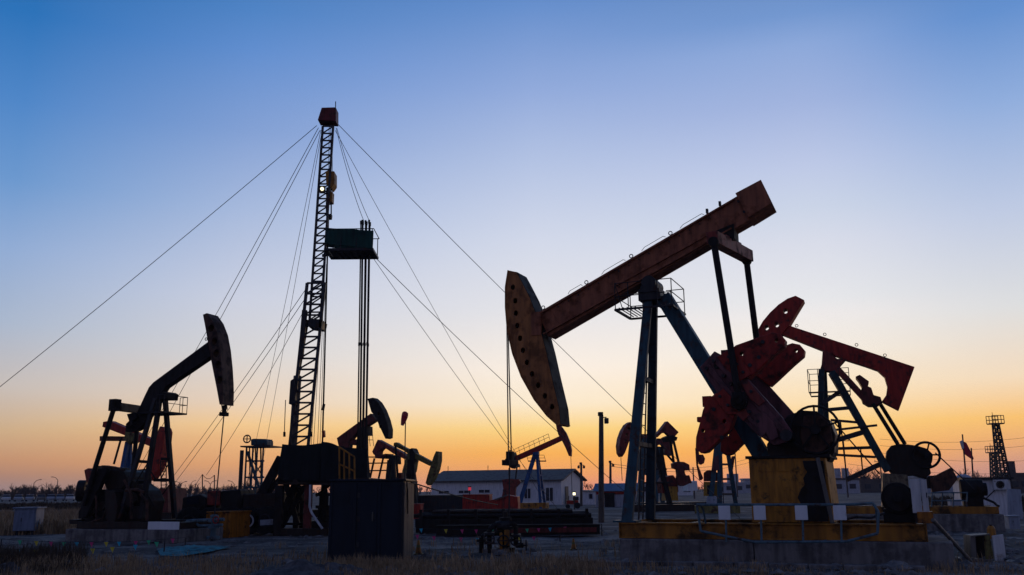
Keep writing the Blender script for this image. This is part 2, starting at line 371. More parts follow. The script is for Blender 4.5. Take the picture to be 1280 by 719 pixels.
    for w, e in ((.25, eqn), (WA - .25, eqf)):
        e2 = Vector((e.x + (.03 if w < 1 else -.04), w, e.z - .12)); P = Vector((pin.x + (0 if w < 1 else .24), w, pin.z))
        m = MB(); m.tube(e2, P, .085, n=12); ob = m.build('pitman_arm', 'black_iron', T, smooth=False)
        m = MB(); m.disc((P.x, P.z), .2, w - .09, w + .09, 16); m.box((P.x - .16, w - .11, P.z - .1), (P.x + .16, w + .05, P.z + .22)); m.disc((P.x, P.z), .09, w - .14, w + .1, 12); m.build('wrist_bearing', 'black_iron', ob, .01)
        m = MB(); m.disc((e2.x, e2.z), .13, w - .1, w + .1, 14); m.build('top_joint', 'black_iron', ob)
    # cranks and their counterweights (both sides the same)
    crank = [(875,459),(893,439),(906,446),(926,464),(977,521),(990,540),(985,552),(968,557),(946,543),(915,511),(897,492)]
    up = [(905,446),(920,432),(944,423.5),(966,416),(976,418),(982,425),(981,433),(967,445),(947,464),(936,474),(918,460)]
    lo = [(885,500),(896,491),(917,506),(919,519),(913,537),(884,565.5),(877,567),(870,561),(870.5,547),(876,526),(879,513)]
    ref = .46
    cp0, up0, lo0 = (K.uz(z, ref) for z in (crank, up, lo)); sh_ = .24
    hole = lambda pts: [[(x + .045*math.cos(k*math.pi/5), z + .05*math.sin(k*math.pi/5)) for k in range(10)] for x, z in K.uz(pts, ref)]
    for s in (0, 1):
        f = (lambda w: w) if s == 0 else (lambda w: WA - w)
        dx = sh_ * s; cp, upz, loz = ([(x + dx, z) for x, z in q] for q in (cp0, up0, lo0)); hole = lambda pts: [[(x + dx + .045*math.cos(k*math.pi/5), z + .05*math.sin(k*math.pi/5)) for k in range(10)] for x, z in K.uz(pts, ref)]; uzs = lambda pts: [(x + dx, z) for x, z in K.uz(pts, ref)]; shv = Vector((dx, 0, 0))
        rib = [(p[0], p[1]) for p in K.uz([(884,452),(896,444),(975,540),(962,546)], ref)]
        m = MB(); m.prism(cp, f(.46), f(.66)); cr = m.build('crank', 'crank_paint', T, .015)
        m = MB(); q = uzs([(887,447),(897,442),(982,535),(976,541)]); m.prism(q, f(.40), f(.458)); q = uzs([(880,458),(886,453),(961,549),(955,548)]); m.prism(q, f(.40), f(.458)); m.build('rib', 'crank_paint', cr, .008)
        m = MB(); q = uzs([(943,520),(955,514),(968,528),(974,546),(964,552),(958,541),(952,548),(944,536)]); m.prism(q, f(.36), f(.398)); m.build('clamp_jaw', 'crank_paint', cr, .01)
        for q_, mt in (([(897,447),(914,437),(930,452),(941,468),(926,477),(908,461)], 'weight_red'), ([(893,497),(905,486),(921,503),(924,518),(911,519)], 'weight_red'), ([(927,480),(936,477),(957,502),(950,508),(938,499)], 'dull_red_paint'), ([(912,508),(922,500),(938,519),(930,527)], 'dull_red_paint')):
            m = MB(); m.prism(uzs(q_), f(.345), f(.395)); m.build('clamp_plate', mt, cr, .008)
        for px, py in ((912, 447), (922, 456), (930, 466), (901, 496), (911, 507), (940, 490), (925, 513)): q = K.F.p(px, py, ref) + shv; MB().disc((q.x, q.z), .04, f(.29), f(.35), 6).build('bolt', 'dark_steel', cr)
        m = MB(); m.plate_holes(upz, hole([(927,443),(971,426)]), f(.40), f(.82)); wt = m.build('counterweight', 'weight_red', T, .02)
        for px, py in ((954, 428), (938, 457), (949, 447)): q = K.F.p(px, py, ref) + shv; MB().disc((q.x, q.z), .05, f(.36), f(.41), 8).build('bolt', 'dark_steel', wt)
        q = K.F.p(908, 443, ref) + shv; m = MB(); m.box((q.x - .14, min(f(.5), f(.7)), q.z - .06), (q.x + .1, max(f(.5), f(.7)), q.z + .12)); m.build('lug', 'dull_red_paint', wt)
        m = MB(); m.plate_holes(loz, hole([(906,527),(879,539)]), f(.40), f(.82)); wt = m.build('counterweight', 'weight_red', T, .02)
        for px, py in ((893, 512), (903, 547)): q = K.F.p(px, py, ref) + shv; MB().disc((q.x, q.z), .05, f(.36), f(.41), 8).build('bolt', 'dark_steel', wt)
        q = K.F.p(884, 501, ref) + shv; m = MB(); m.box((q.x - .13, min(f(.5), f(.7)), q.z - .14), (q.x + .09, max(f(.5), f(.7)), q.z + .12)); m.build('lug', 'red_paint', wt)
        q = K.F.p(873, 524, ref) + shv; MB().box((q.x - .05, min(f(.5), f(.7)), q.z - .07), (q.x + .08, max(f(.5), f(.7)), q.z + .06)).build('lug', 'red_paint', wt, .02)
        for px, py in ((884, 461), (893, 452), (905, 470), (914, 480), (937, 515), (948, 527)): q = K.F.p(px, py, ref) + shv; MB().disc((q.x, q.z), .045, f(.34), f(.458), 8).build('bolt', 'dark_steel', cr)
        q = K.F.p(896, 458, ref) + shv; MB().disc((q.x, q.z), .07, f(.42), f(.457), 14).build('hole_shade_disc', 'black_iron', cr)  # solid black disc standing in for the shade inside a hole
    # gearbox, sheave, stand
    gb = [(962,577),(958,556),(972,534),(985,519),(1003,513),(1021,514),(1037,525),(1044,543),(1043,565),(1036,577)]
    K.plate('gearbox', gb, .95, 2.2, 'oily_iron', bevel=.03)
    sh = K.F.p(985, 545, .7); m = MB(); m.disc((sh.x, sh.z), .14, .3, WA - .3, 18); m.build('crank_shaft', 'dark_steel', T)
    s2 = K.F.p(1019, 537, .75); m = MB(); m.ring((s2.x, .75, s2.z), .56, .03, sq=1.8)
    for k in range(5): t = k * 2 * math.pi / 5 + .3; m.bar((s2.x, .75, s2.z), (s2.x + .55 * math.cos(t), .75, s2.z + .55 * math.sin(t)), .045, .04)
    m.disc((s2.x, s2.z), .12, .66, 1.0, 14); m.build('belt_wheel', 'black_iron', T)
    m = MB(); q = K.uz([(1005,520),(1026,520),(1038,531),(1041,552),(1028,566),(1006,566),(1000,545)], .95); m.prism(q, .86, .948); m.build('gearbox_cover', 'rust_black', T, .02)
    # stand
    ul = K.F.p(938, 610, .42).x; urt = K.F.p(1031, 575, .42).x; urb = K.F.p(1043, 655, .42).x; zt = K.F.p(985, 573, .42).z; w9 = WA - .5
    m = MB()
    m.box((ul, .42, .89), (urt, .47, zt)); m.box((ul, w9 - .05, .89), (urt, w9, zt)); m.box((ul, .47, .89), (ul + .05, w9 - .05, zt))
    k = [(urt - .04, zt), (urt + .01, zt), (urb, .89), (urb - .05, .89)]
    m.prism(k, .42, w9)
    st = m.build('gearbox_stand', 'yellow_paint', T, .01)
    m = MB(); m.box((ul - .07, .36, zt + .003), (urt + .12, w9 + .05, zt + .07)); m.build('top_plate', 'black_iron', st, .01)
    for x0, x1 in ((947, 967), (971, 987), (991, 1005)):
        u0, u1 = K.F.p(x0, 580, .4).x, K.F.p(x1, 580, .4).x; m = MB()
        m.box((u0, .395, zt - .3), (u1, .418, zt - .27)); m.box((u0, .395, zt - .3), (u0 + .03, .418, zt - .03)); m.box((u1 - .03, .395, zt - .27), (u1, .418, zt - .03)); m.build('bracket', 'yellow_paint', st)
    u0, u1 = K.F.p(950, 625, .4).x, K.F.p(990, 625, .4).x
    MB().box((u0, .36, 1.32), (u1, .418, 1.37)).build('ledge', 'yellow_paint', st)
    g = lambda x, y: (K.F.p(x, y, .4).x, K.F.p(x, y, .4).z)
    m = MB(); m.prism([g(1003, 576), g(1029, 576), g(1032, 600), g(1036, 652), g(1000, 652), g(1002, 645), g(998, 638), g(1001, 630), g(997, 622), g(1001, 612), g(1006, 606), g(1004, 598), g(1009, 590), g(1005, 584)], .39, .417); m.build('oil_stain', 'black_iron', st, .01)  # thin black plate shaped as the oil stain on the yellow face
    m = MB(); a = K.F.p(1022, 572, .38); b = K.F.p(1041, 656, .38); m.bar(a, b, .09, .05); m.build('drain_pipe', 'grey_panel', st)
    # motor end
    mq = K.F.p(1122, 623, .8); m = MB(); m.disc((mq.x, mq.z), .36, .8, 1.7, 28); m.disc((mq.x, mq.z), .30, .72, .8, 24); m.disc((mq.x, mq.z), .10, .62, .72, 16); m.box((mq.x - .34, .85, .886), (mq.x + .34, 1.65, mq.z - .24))
    mo = m.build('motor', 'black_iron', T, .02)
    MB().box((mq.x + .28, 1.0, mq.z - .1), (mq.x + .46, 1.3, mq.z + .15)).build('terminal_box', 'dark_steel', mo, .01)
    a = K.F.p(1146, 640, .5); b = K.F.p(1168, 640, .5); m = MB(); m.box((a.x, .5, .885), (b.x - .03, 1.2, a.z)); m.build('ballast_box', 'orange_paint', T, .01)
    m = MB(); m.path([(5.0, .5, .95), (5.3, .45, 1.02), (mq.x - .6, .6, 1.0), (mq.x - .3, .75, 1.1)], .03); m.build('cable_conduit', 'dark_steel', T)
    # control cabinet standing on the skid's end
    a = K.F.p(1137, 599, .6); b = K.F.p(1148, 631, .6); T2 = thing('control_cabinet', 'tall white control cabinet with door ajar on the end of the yellow base', 'cabinet', FA.world((a.x, .6, a.z - .75)), -FA.a)
    hh = .75; m = MB(); m.box((0, 0, 0), (.2, .14, hh)); m.build('body', 'white_panel', T2, .008)
    m = MB(); m.bar((.225, .03, hh / 2), (.34, -.03, hh / 2), .02, hh - .02, up=(0, 0, 1)); d = m.build('door', 'white_panel', T2)
    m = MB(); m.box((.31, -.05, hh * .45), (.33, -.03, hh * .6)); m.build('handle', 'dark_steel', d)
    m = MB(); m.box((.03, .05, -(a.z - .75 - .885)), (.09, .11, -.002)); m.box((.13, .05, -(a.z - .75 - .885)), (.19, .11, -.002)); m.build('stand', 'dark_steel', T2)
    # leaning pole at right
    p0 = FA.world(K.F.p(1166, 650, .45)); p1 = ground(1213, 701); m = MB(); m.tube(p1, p0, .045); tag(m.build('steel_pipe', 'grey_panel'), 'slim steel pipe leaning from the ground onto the end of the yellow base', 'pipe')
pumpjack_front()

# guard rail with four blank white plates before the big pumpjack
def guard_rail():
    F = Frame(FA.world((0, -.35, 0)), 23)
    T = thing_f('guard_rail', 'blue grey tube guard rail carrying four blank white plates', 'railing', F); K = Kit(F, T); w = 0
    m = MB()
    P = lambda x, y: K.F.p(x, y, w)
    loop = [P(871, 631), P(1060, 631), P(1091, 629), P(1098, 640), P(1097, 667), P(1058, 677), P(945, 678), P(905, 670), P(876, 664)]
    m.path(loop + [loop[0]], .03, 8); fr = m.build('rail_frame', 'rail_blue', T)
    for x in (906, 950, 1002, 1050):
        a, b = P(x + 1, 634), P(x + 2, 677.5)
        m = MB(); m.tube(a, b, .024); m.build('post', 'rail_blue', T)
        q = P(x, 641); m = MB(); m.box((q.x - .135, -.075, q.z - .16), (q.x + .135, -.035, q.z + .16)); m.build('plate', 'sign_white', T, .012)
    for x in (876, 1094):
        a = P(x, 632); MB().path([a, (a.x, .25, a.z - .1), (a.x, .45, .87)], .024).build('bracket', 'rail_blue', T)
    for x in (930, 1030): a = P(x, 677); MB().bar((a.x, 0, a.z), (a.x, .46, a.z), .04).build('bracket', 'rail_blue', T)
guard_rail()
#@@MORE
# ================================================================== other pumpjacks
def px(txt, x0=0, y0=0, s=1.0): return zp(txt, x0, y0, s)
def base_box(K, x0, x1, y, w0, w1, zt, mat, name, yw=None):
    a = K.F.p(x0, y, w0).x; b = K.F.p(x1, y, w0).x
    return MB().box((a, w0, 0.0 if zt > 0 else -.05), (b, w1, zt)).build(name, mat, K.root, .02)

def pumpjack_rear():
    F = Frame(ground(1258, 664), 20)
    T = thing_f('pumpjack', 'red pumpjack with hooked beam tail, head raised behind the counterweights of the largest one', 'pumpjack', F, JACKS); K = Kit(F, T); c = 1.4
    Z = lambda t: px(t, 930, 340, 2.765); Y = lambda t: px(t, 980, 440, 2.577)
    K.plate('horse_head', Z('178,82 150,92 120,112 90,140 65,170 45,205 34,238 30,275 40,300 62,300 85,275 110,245 130,215 155,185 208,97'), c - .4, c + .4, 'red_paint', holes=Z('143,135 113,182 78,192'), hr=.1, bevel=.01)
    bm = K.plate('walking_beam', Z('150,183 590,328 535,478 476,448 492,425 496,395 486,362 462,340 420,325 350,303 270,270 130,215'), c - .3, c + .3, 'red_paint', bevel=.015)
    for x, y in Z('182,186 279,216 389,252 487,288'): q = F.p(x, y, c); MB().ring((q.x, c, q.z), .06, .014, n=12).build('lifting_lug', 'dark_steel', bm)
    K.plate('saddle_bearing', Z('272,268 300,280 322,300 352,300 330,325 322,345 262,340 268,320'), c - .35, c + .35, 'dull_red_paint', bevel=.02)
    K.bar('leg', Z('268,340')[0], c - .3, Z('262,640')[0], .35, .24, 'teal_paint')
    K.bar('leg', Z('276,340')[0], c + .3, Z('290,650')[0], 2.5, .24, 'teal_paint')
    K.bar('leg', Z('305,345')[0], c - .2, Z('497,688')[0], .6, .3, 'teal_paint')
    K.bar('leg', Z('300,350')[0], c + .2, Z('492,680')[0], 2.2, .24, 'teal_paint')
    for a, b, t in (('272,478', '362,470', .14), ('300,512', '392,520', .1), ('270,455', '330,415', .16), ('285,592', '415,553', .2), ('278,612', '440,607', .12), ('278,630', '455,640', .1), ('355,718', '472,664', .2), ('300,548', '460,530', .09)):
        K.bar('cross_brace', Z(a)[0], .5, Z(b)[0], .7, t, 'dark_steel')
    for a, b in (('333,515', '356,719'), ('403,612', '410,690'), ('312,520', '470,700')): K.tube('brace_rod', Z(a)[0], 1.9, Z(b)[0], 1.9, .03, 'dark_steel')
    # platform cage
    l, r = F.p(*Z('226,420')[0], .8), F.p(*Z('368,420')[0], .8); z0 = l.z; m = MB()
    for w in (.5, 2.3):
        for k in range(5):
            u = l.x + (r.x - l.x) * k / 4
            if k != 2: m.tube((u, w, z0), (u, w, z0 + .98), .016)
        for h in (.02, .5, .98):
            m.tube((l.x, w, z0 + h), (l.x + .55, w, z0 + h), .014); m.tube((r.x - .4, w, z0 + h), (r.x, w, z0 + h), .014)
    for u in (l.x, r.x):
        for h in (.02, .5, .98): m.tube((u, .5, z0 + h), (u, 2.3, z0 + h), .014)
    m.bar((l.x, .5, z0), (r.x, .5, z0), .06, .08); m.bar((l.x, 2.3, z0), (r.x, 2.3, z0), .06, .08); m.build('work_platform', 'dark_steel', T)
    K.bar('brace_arm', Z('322,335')[0], c - .3, Z('432,455')[0], c - .3, .26, 'dull_red_paint')
    K.plate('equalizer_bearing', Z('385,362 400,355 432,378 428,395 440,400 448,425 472,432 478,450 460,462 430,462 410,450 400,420 408,398 395,375'), c - .5, c + .5, 'maroon_paint', bevel=.02)
    K.tube('pitman_arm', Z('445,455')[0], .4, Z('532,596')[0], .4, .085, 'black_iron'); K.tube('pitman_arm', Z('470,455')[0], 2.3, Z('557,596')[0], 2.3, .085, 'black_iron')
    K.plate('gearbox', Y('332,318 345,302 372,296 400,298 430,302 462,312 480,330 478,352 470,372 474,392 455,408 420,398 360,404 338,380 328,350'), .7, 2.2, 'oily_iron', bevel=.03)
    q = F.p(*Y('458,332')[0], .5); m = MB(); m.ring((q.x, .5, q.z), .5, .05, sq=1.6)
    for k in range(5): t = k * 1.257; m.bar((q.x, .5, q.z), (q.x + .5 * math.cos(t), .5, q.z + .5 * math.sin(t)), .06, .04)
    m.tube((q.x, .42, q.z), (q.x, .75, q.z), .1); m.build('belt_wheel', 'black_iron', T)
    K.plate('counterweight', Y('500,392 540,372 560,408 532,446 478,452 470,410'), .3, .75, 'rust_black', bevel=.02)
    K.plate('crank', Y('468,400 520,392 530,420 520,440 455,440 440,415'), .78, .95, 'oily_iron', bevel=.01)
    K.plate('gearbox_stand', Y('318,390 398,396 404,450 402,512 316,512'), .5, 2.3, 'beige_paint', bevel=.02)
    a = F.p(1010, 640, .1).x
    m = MB(); m.box((a, 0, -.05), (-.02, 2.8, .62)); m.build('plinth', 'concrete', T, .03)
    m = MB()
    for w in (.12, 2.5): m.box((a + .1, w, .63), (-.15, w + .2, .9))
    m.box((a + .1, .33, .63), (a + .3, 2.49, .88)); m.box((-.36, .33, .63), (-.16, 2.49, .88)); m.box((a + 4, .33, .63), (a + 4.2, 2.49, .88)); m.build('skid_frame', 'skid_yellow', T, .01)
    q = F.p(1216, 612, .9); m = MB(); m.tube((q.x - .45, .9, q.z), (q.x + .35, .9, q.z), .40, n=20); m.box((q.x - .4, .6, .9), (q.x + .3, 1.2, q.z - .3)); m.tube((q.x + .35, .9, q.z), (q.x + .5, .9, q.z), .25, n=14); m.build('motor', 'black_iron', T, .02)
    m = MB(); q1, q2 = F.p(1228, 622, .5), F.p(1253, 634, .5); m.path([(q1.x, .5, q1.z), (q1.x + .4, .5, q1.z - .2), (q2.x - .2, .5, .95), (q2.x - .1, .5, .9)], .05); m.build('cable_conduit', 'black_iron', T)
    for x in (1165, 1178, 1192, 1209): K.bar('rail_post', (x, 615), .1, (x, 640), .1, .05, 'rail_blue', zb=.9)
    for y in (616, 626): K.tube('rail', (1165, y), .1, (1209, y), .1, .025, 'rail_blue')
    K.tube('handrail', (1169, 566), .3, (1218, 612), .3, .025, 'dark_steel')
pumpjack_rear()

def pumpjack_left():
    F = Frame(ground(82, 676), 20)
    T = thing_f('pumpjack', 'black pumpjack with bent beam and narrow head raised, left of the mast rig', 'pumpjack', F, JACKS); K = Kit(F, T); c = 1.3
    Z = lambda t: px(t, 90, 380, 3.595); Y = lambda t: px(t, 60, 560, 4.52)
    K.plate('horse_head', Z('588,48 606,41 632,78 652,130 665,200 673,280 677,350 678,400 676,452 663,452 650,380 632,290 615,200 600,110'), c - .33, c + .33, 'rust_black', holes=Z('625,110 640,168 648,222 655,272 663,342'), hr=.13, bevel=.01)
    bm = K.plate('walking_beam', Z('608,172 365,352 345,374 325,415 300,470 265,545 240,545 240,575 285,570 310,555 345,500 375,440 418,375 622,236'), c - .15, c + .15, 'black_iron', bevel=.012)
    q = F.p(*Z('603,158')[0], c); MB().ring((q.x, c, q.z), .05, .016, n=12).build('lifting_lug', 'dark_steel', bm)
    K.plate('saddle_bearing', Z('372,428 410,392 424,400 420,428'), c - .35, c + .35, 'black_iron', bevel=.02)
    K.bar('leg', Z('376,425')[0], c - .2, Y('402,402')[0], .3, .14, 'dark_steel', t2=.14)
    K.bar('leg', Z('396,422')[0], c - .2, Y('525,400')[0], .3, .15, 'black_iron')
    K.bar('leg', Z('418,420')[0], c + .2, Y('716,395')[0], 2.3, .15, 'dark_steel')
    for a, b in (('515,76', '572,80'), ('482,196', '552,194'), ('640,62', '690,64'), ('600,182', '704,182')): K.bar('cross_brace', Y(a)[0], .8, Y(b)[0], .9, .11, 'black_iron')
    for a, b, w_ in (('560,100', '610,180', 1.0), ('500,190', '560,90', .6), ('530,210', '600,330', 1.0), ('470,260', '540,330', .6), ('630,190', '690,70', 2.0), ('620,300', '700,190', 2.0)): K.tube('brace_rod', Y(a)[0], w_, Y(b)[0], w_, .022, 'black_iron', n=6)
    K.tube('ladder_rail', Y('636,70')[0], 1.2, Y('640,230')[0], 1.2, .02, 'dark_steel'); K.tube('ladder_rail', Y('668,70')[0], 1.2, Y('668,230')[0], 1.2, .02, 'dark_steel')
    for k in range(8): K.tube('ladder_rung', (60 + 636 / 4.52, 577 + k * 4.2), 1.2, (60 + 668 / 4.52, 577 + k * 4.2), 1.2, .014, 'dark_steel', n=6)
    l, r = F.p(*Z('425,489')[0], 1.6), F.p(*Z('470,489')[0], 1.6); m = MB(); m.box((l.x - .8, .9, l.z - .06), (r.x, 2.2, l.z))
    for w in (.9, 2.2):
        for u in (l.x + .1, (l.x + r.x) / 2, r.x - .02): m.tube((u, w, l.z), (u, w, l.z + .62), .013)
        for h in (.31, .62): m.tube((l.x + .1, w, l.z + h), (r.x - .02, w, l.z + h), .012)
    for h in (.31, .62): m.tube((r.x - .02, .9, l.z + h), (r.x - .02, 2.2, l.z + h), .012)
    m.build('work_platform', 'dark_steel', T)
    a, b = F.p(*Z('192,460')[0], .1), F.p(*Z('300,475')[0], 2.2); m = MB(); m.bar(a, b, .27, .3, up=(0, 0, 1)); m.box((a.x - .15, -.06, a.z - .18), (a.x + .18, .24, a.z + .26)); m.build('equalizer_bar', 'black_iron', T, .015)
    K.plate('tail_bearing', Z('245,495 275,488 290,510 270,525 275,545 245,560 240,540 255,525'), c - .3, c + .3, 'black_iron', bevel=.02)
    K.tube('pitman_arm', Z('188,470')[0], .1, Y('200,325')[0], .1, .09, 'black_iron'); q = F.p(*Z('300,480')[0], 2.3); q2 = F.p(*Y('200,325')[0], .1)
    MB().tube(q, (q2.x + .1, 2.35, q2.z), .085).build('pitman_arm', 'black_iron', T)
    cr = Y('282,118 330,112 325,140 270,260 215,390 170,400 172,360 215,270 255,170')
    for w in (.2, 2.2):
        K.plate('crank', cr, w, w + .22, 'black_iron', bevel=.02, ref=.2)
        K.plate('counterweight', Y('210,126 232,114 248,130 252,175 235,205 222,190'), w - .06, w + .36, 'dull_red_paint', bevel=.02, ref=.2)
        K.plate('counterweight', Y('330,240 385,246 400,330 385,420 340,425 325,330'), w - .06, w + .3, 'oily_iron', bevel=.02, ref=.2)
    K.plate('gearbox', Y('318,130 345,122 400,122 428,136 440,165 438,210 410,236 330,236 315,200'), .6, 2.0, 'oily_iron', bevel=.04)
    K.plate('gearbox_stand', Y('200,235 425,235 440,300 425,425 190,425 180,330'), .55, 2.0, 'black_iron', bevel=.03)
    K.plate('drive_housing', Y('425,150 470,200 520,240 545,300 520,420 430,420'), .7, 1.8, 'oily_iron', bevel=.03)
    q = F.p(*Y('190,243')[0], .35); MB().tube((q.x - .16, .35, q.z), (q.x + .1, .5, q.z), .40, n=26).build('belt_wheel', 'oily_iron', T, .02)
    for pts, r in (('215,215 260,215 275,300 275,420', .05), ('330,240 335,330 310,400 250,415', .04), ('430,180 470,260 470,400', .05), ('520,260 560,300 560,410', .05), ('440,240 500,235 540,250', .06), ('290,130 320,105 380,112 430,128', .05)):
        w_ = .05 + r * 4; MB().path([F.p(*q, w_) for q in Y(pts)], r, 7).build('pipework', 'rust_black', T)
    for pts, w_ in (('255,100 268,100 268,125 255,125', .5), ('300,98 312,98 312,125 300,125', .9), ('345,108 380,108 380,128 345,128', .7), ('395,110 425,114 425,135 395,130', .9), ('458,185 480,185 480,235 458,235', .5), ('500,205 525,205 525,245 500,245', .5), ('120,405 165,405 165,430 120,430', .2), ('470,330 515,330 515,400 470,400', .35)):
        K.plate('fitting', Y(pts), w_, w_ + .35, 'oily_iron', bevel=.015)
    for x, y, rr in ((360, 300, .22), (460, 290, .26), (300, 330, .18), (240, 360, .2)): q = F.p(*Y(f'{x},{y}')[0], .4); MB().tube((q.x, .38, q.z), (q.x, .54, q.z), rr, n=18).build('drum', 'oily_iron', T, .015)
    e = F.p(224, 655, .1).x; m = MB(); m.box((-.05, 0, -.05), (e, 2.6, .42)); m.build('plinth', 'concrete', T, .03)
    m = MB(); m.box((.35, .1, .43), (e - .1, .3, .68)); m.box((.35, 2.3, .43), (e - .1, 2.5, .68)); m.box((.35, .31, .43), (.6, 2.29, .66)); m.box((e - .4, .31, .43), (e - .12, 2.29, .66)); m.build('skid_frame', 'oily_iron', T, .01)
    a = F.p(185, 658, .04); b = F.p(223, 658, .04); m = MB(); m.box((a.x, .03, .42), (b.x, .09, .69)); m.build('white_board', 'sign_white', T, .005)
    # bridle
    q = F.p(*Z('684,480')[0], c); m = MB(); m.box((q.x - .1, c - .16, q.z - .2), (q.x + .1, c + .16, q.z - .06)); m.box((q.x - .06, c - .06, q.z - .06), (q.x + .06, c + .06, q.z + .2)); m.build('carrier_bar', 'black_iron', T, .01)
    q3 = F.p(268, 645, c); MB().tube((q.x, c, q.z - .14), (q3.x, c, q3.z), .022).build('polished_rod', 'dark_steel', T)
    for w in (-.15, .15): MB().tube((q.x + .02, c + w, q.z + .05), (F.p(*Z('678,440')[0], c).x + .04, c + w, F.p(*Z('678,440')[0], c).z), .018).build('bridle_cable', 'wire_rope', T)
    # wellhead under it
    o = F.world((q3.x, c, 0)); W = thing('wellhead', 'blue wellhead with two pipe runs under the black pumpjack\'s rod', 'wellhead', o, -F.a)
    m = MB(); zt = q3.z
    for z0, z1, rr in ((-.05, zt + .05, .1), (.05, .15, .24), (.42, .5, .2), (.66, .74, .22), (zt - .22, zt - .12, .2), (zt - .05, zt + .02, .15)): m.tube((0, 0, z0), (0, 0, z1), rr, n=14)
    m.build('tree_body', 'rail_blue', W)
    m = MB(); m.path([(.5, -.1, zt - .12), (-.9, -.1, zt - .17), (-1.12, -.1, zt - .2), (-1.15, -.1, .1)], .06, 8); m.build('upper_pipe', 'rail_blue', W)
    m = MB(); m.path([(.45, -.1, .55), (-.55, -.1, .5), (-.72, -.1, .6), (-.74, -.1, zt - .22)], .05, 8); m.build('lower_pipe', 'rail_blue', W)
    m = MB(); m.ring((.3, -.3, zt - .13), .12, .018, n=16); m.tube((.3, -.3, zt - .13), (.3, -.1, zt - .13), .015); m.build('hand_wheel', 'red_paint', W)
pumpjack_left()

def jack(label, F, spec):
    T = thing_f('pumpjack', label, 'pumpjack', F, JACKS); K = Kit(F, T)
    for s in spec:
        k = s[0]
        if k == 'plate': K.plate(s[1], s[2], s[3], s[4], s[5], holes=s[6] if len(s) > 6 else (), hr=.1)
        elif k == 'bar': K.bar(s[1], s[2][0], s[3], s[4][0], s[5], s[6], s[7])
        elif k == 'tube': K.tube(s[1], s[2][0], s[3], s[4][0], s[5], s[6], s[7])
        elif k == 'foot':   # leg to the ground
            A = F.p(*s[2][0], s[3]); B = F.p(*s[4][0], s[5]); B.z = 0.05; MB().bar(A, B, s[6]).build(s[1], s[7], T)
        elif k == 'slab':
            a = F.p(s[2], s[3], .2).x; b = F.p(s[4], s[3], .2).x; MB().box((a, s[5], -.03), (b, s[6], s[7])).build(s[1], s[8], T)
        elif k == 'rail':
            m = MB(); A, B = F.p(*s[2][0], s[3]), F.p(*s[4][0], s[3]); h = s[5]; n = s[6]
            for i in range(n + 1):
                q = A.lerp(B, i / n); m.tube(q, q + Vector((-.12, 0, h)), .02, n=5)
            for f in (.5, 1): m.tube(A + Vector((-.12 * f, 0, h * f)), B + Vector((-.12 * f, 0, h * f)), .02, n=5)
            m.build(s[1], s[7], T)
    return T
# behind the black one: red beam on bright blue legs
Z = lambda t: px(t, 90, 380, 3.595); Y1 = lambda t: px(t, 60, 560, 4.52)
jack('red pumpjack on bright blue legs seen through the legs of the black one', Frame(ground(120, 652), 14), [
    ('plate', 'walking_beam', Z('140,530 168,525 260,565 335,600 395,620 390,655 330,632 240,592 136,552'), .8, 1.4, 'red_paint'),
    ('plate', 'horse_head', Z('395,550 412,556 418,575 412,630 400,690 380,745 345,795 325,760 345,700 355,640'), .7, 1.5, 'red_paint'),
    ('plate', 'saddle_bearing', Z('240,570 275,580 285,605 255,628 235,612'), .7, 1.5, 'olive_paint'),
    ('foot', 'leg', Z('250,620'), .9, Y1('385,160'), .2, .22, 'bright_blue_paint'), ('foot', 'leg', Z('258,620'), 1.3, Y1('440,160'), 2.0, .2, 'bright_blue_paint'), ('foot', 'leg', Z('262,620'), 1.2, Y1('480,180'), 1.0, .18, 'bright_blue_paint'),
    ('bar', 'equalizer_bar', Z('132,605'), .2, Z('235,606'), 2.0, .3, 'maroon_paint'),
    ('tube', 'pitman_arm', Z('222,600'), .3, Z('188,720'), .3, .07, 'black_iron'),
    ('plate', 'drive_housing', Y1('570,232 675,228 678,365 572,365'), .2, 2.2, 'maroon_paint'), ('slab', 'skid_frame', 120, 640, 215, .1, 2.3, .5, 'oily_iron')])
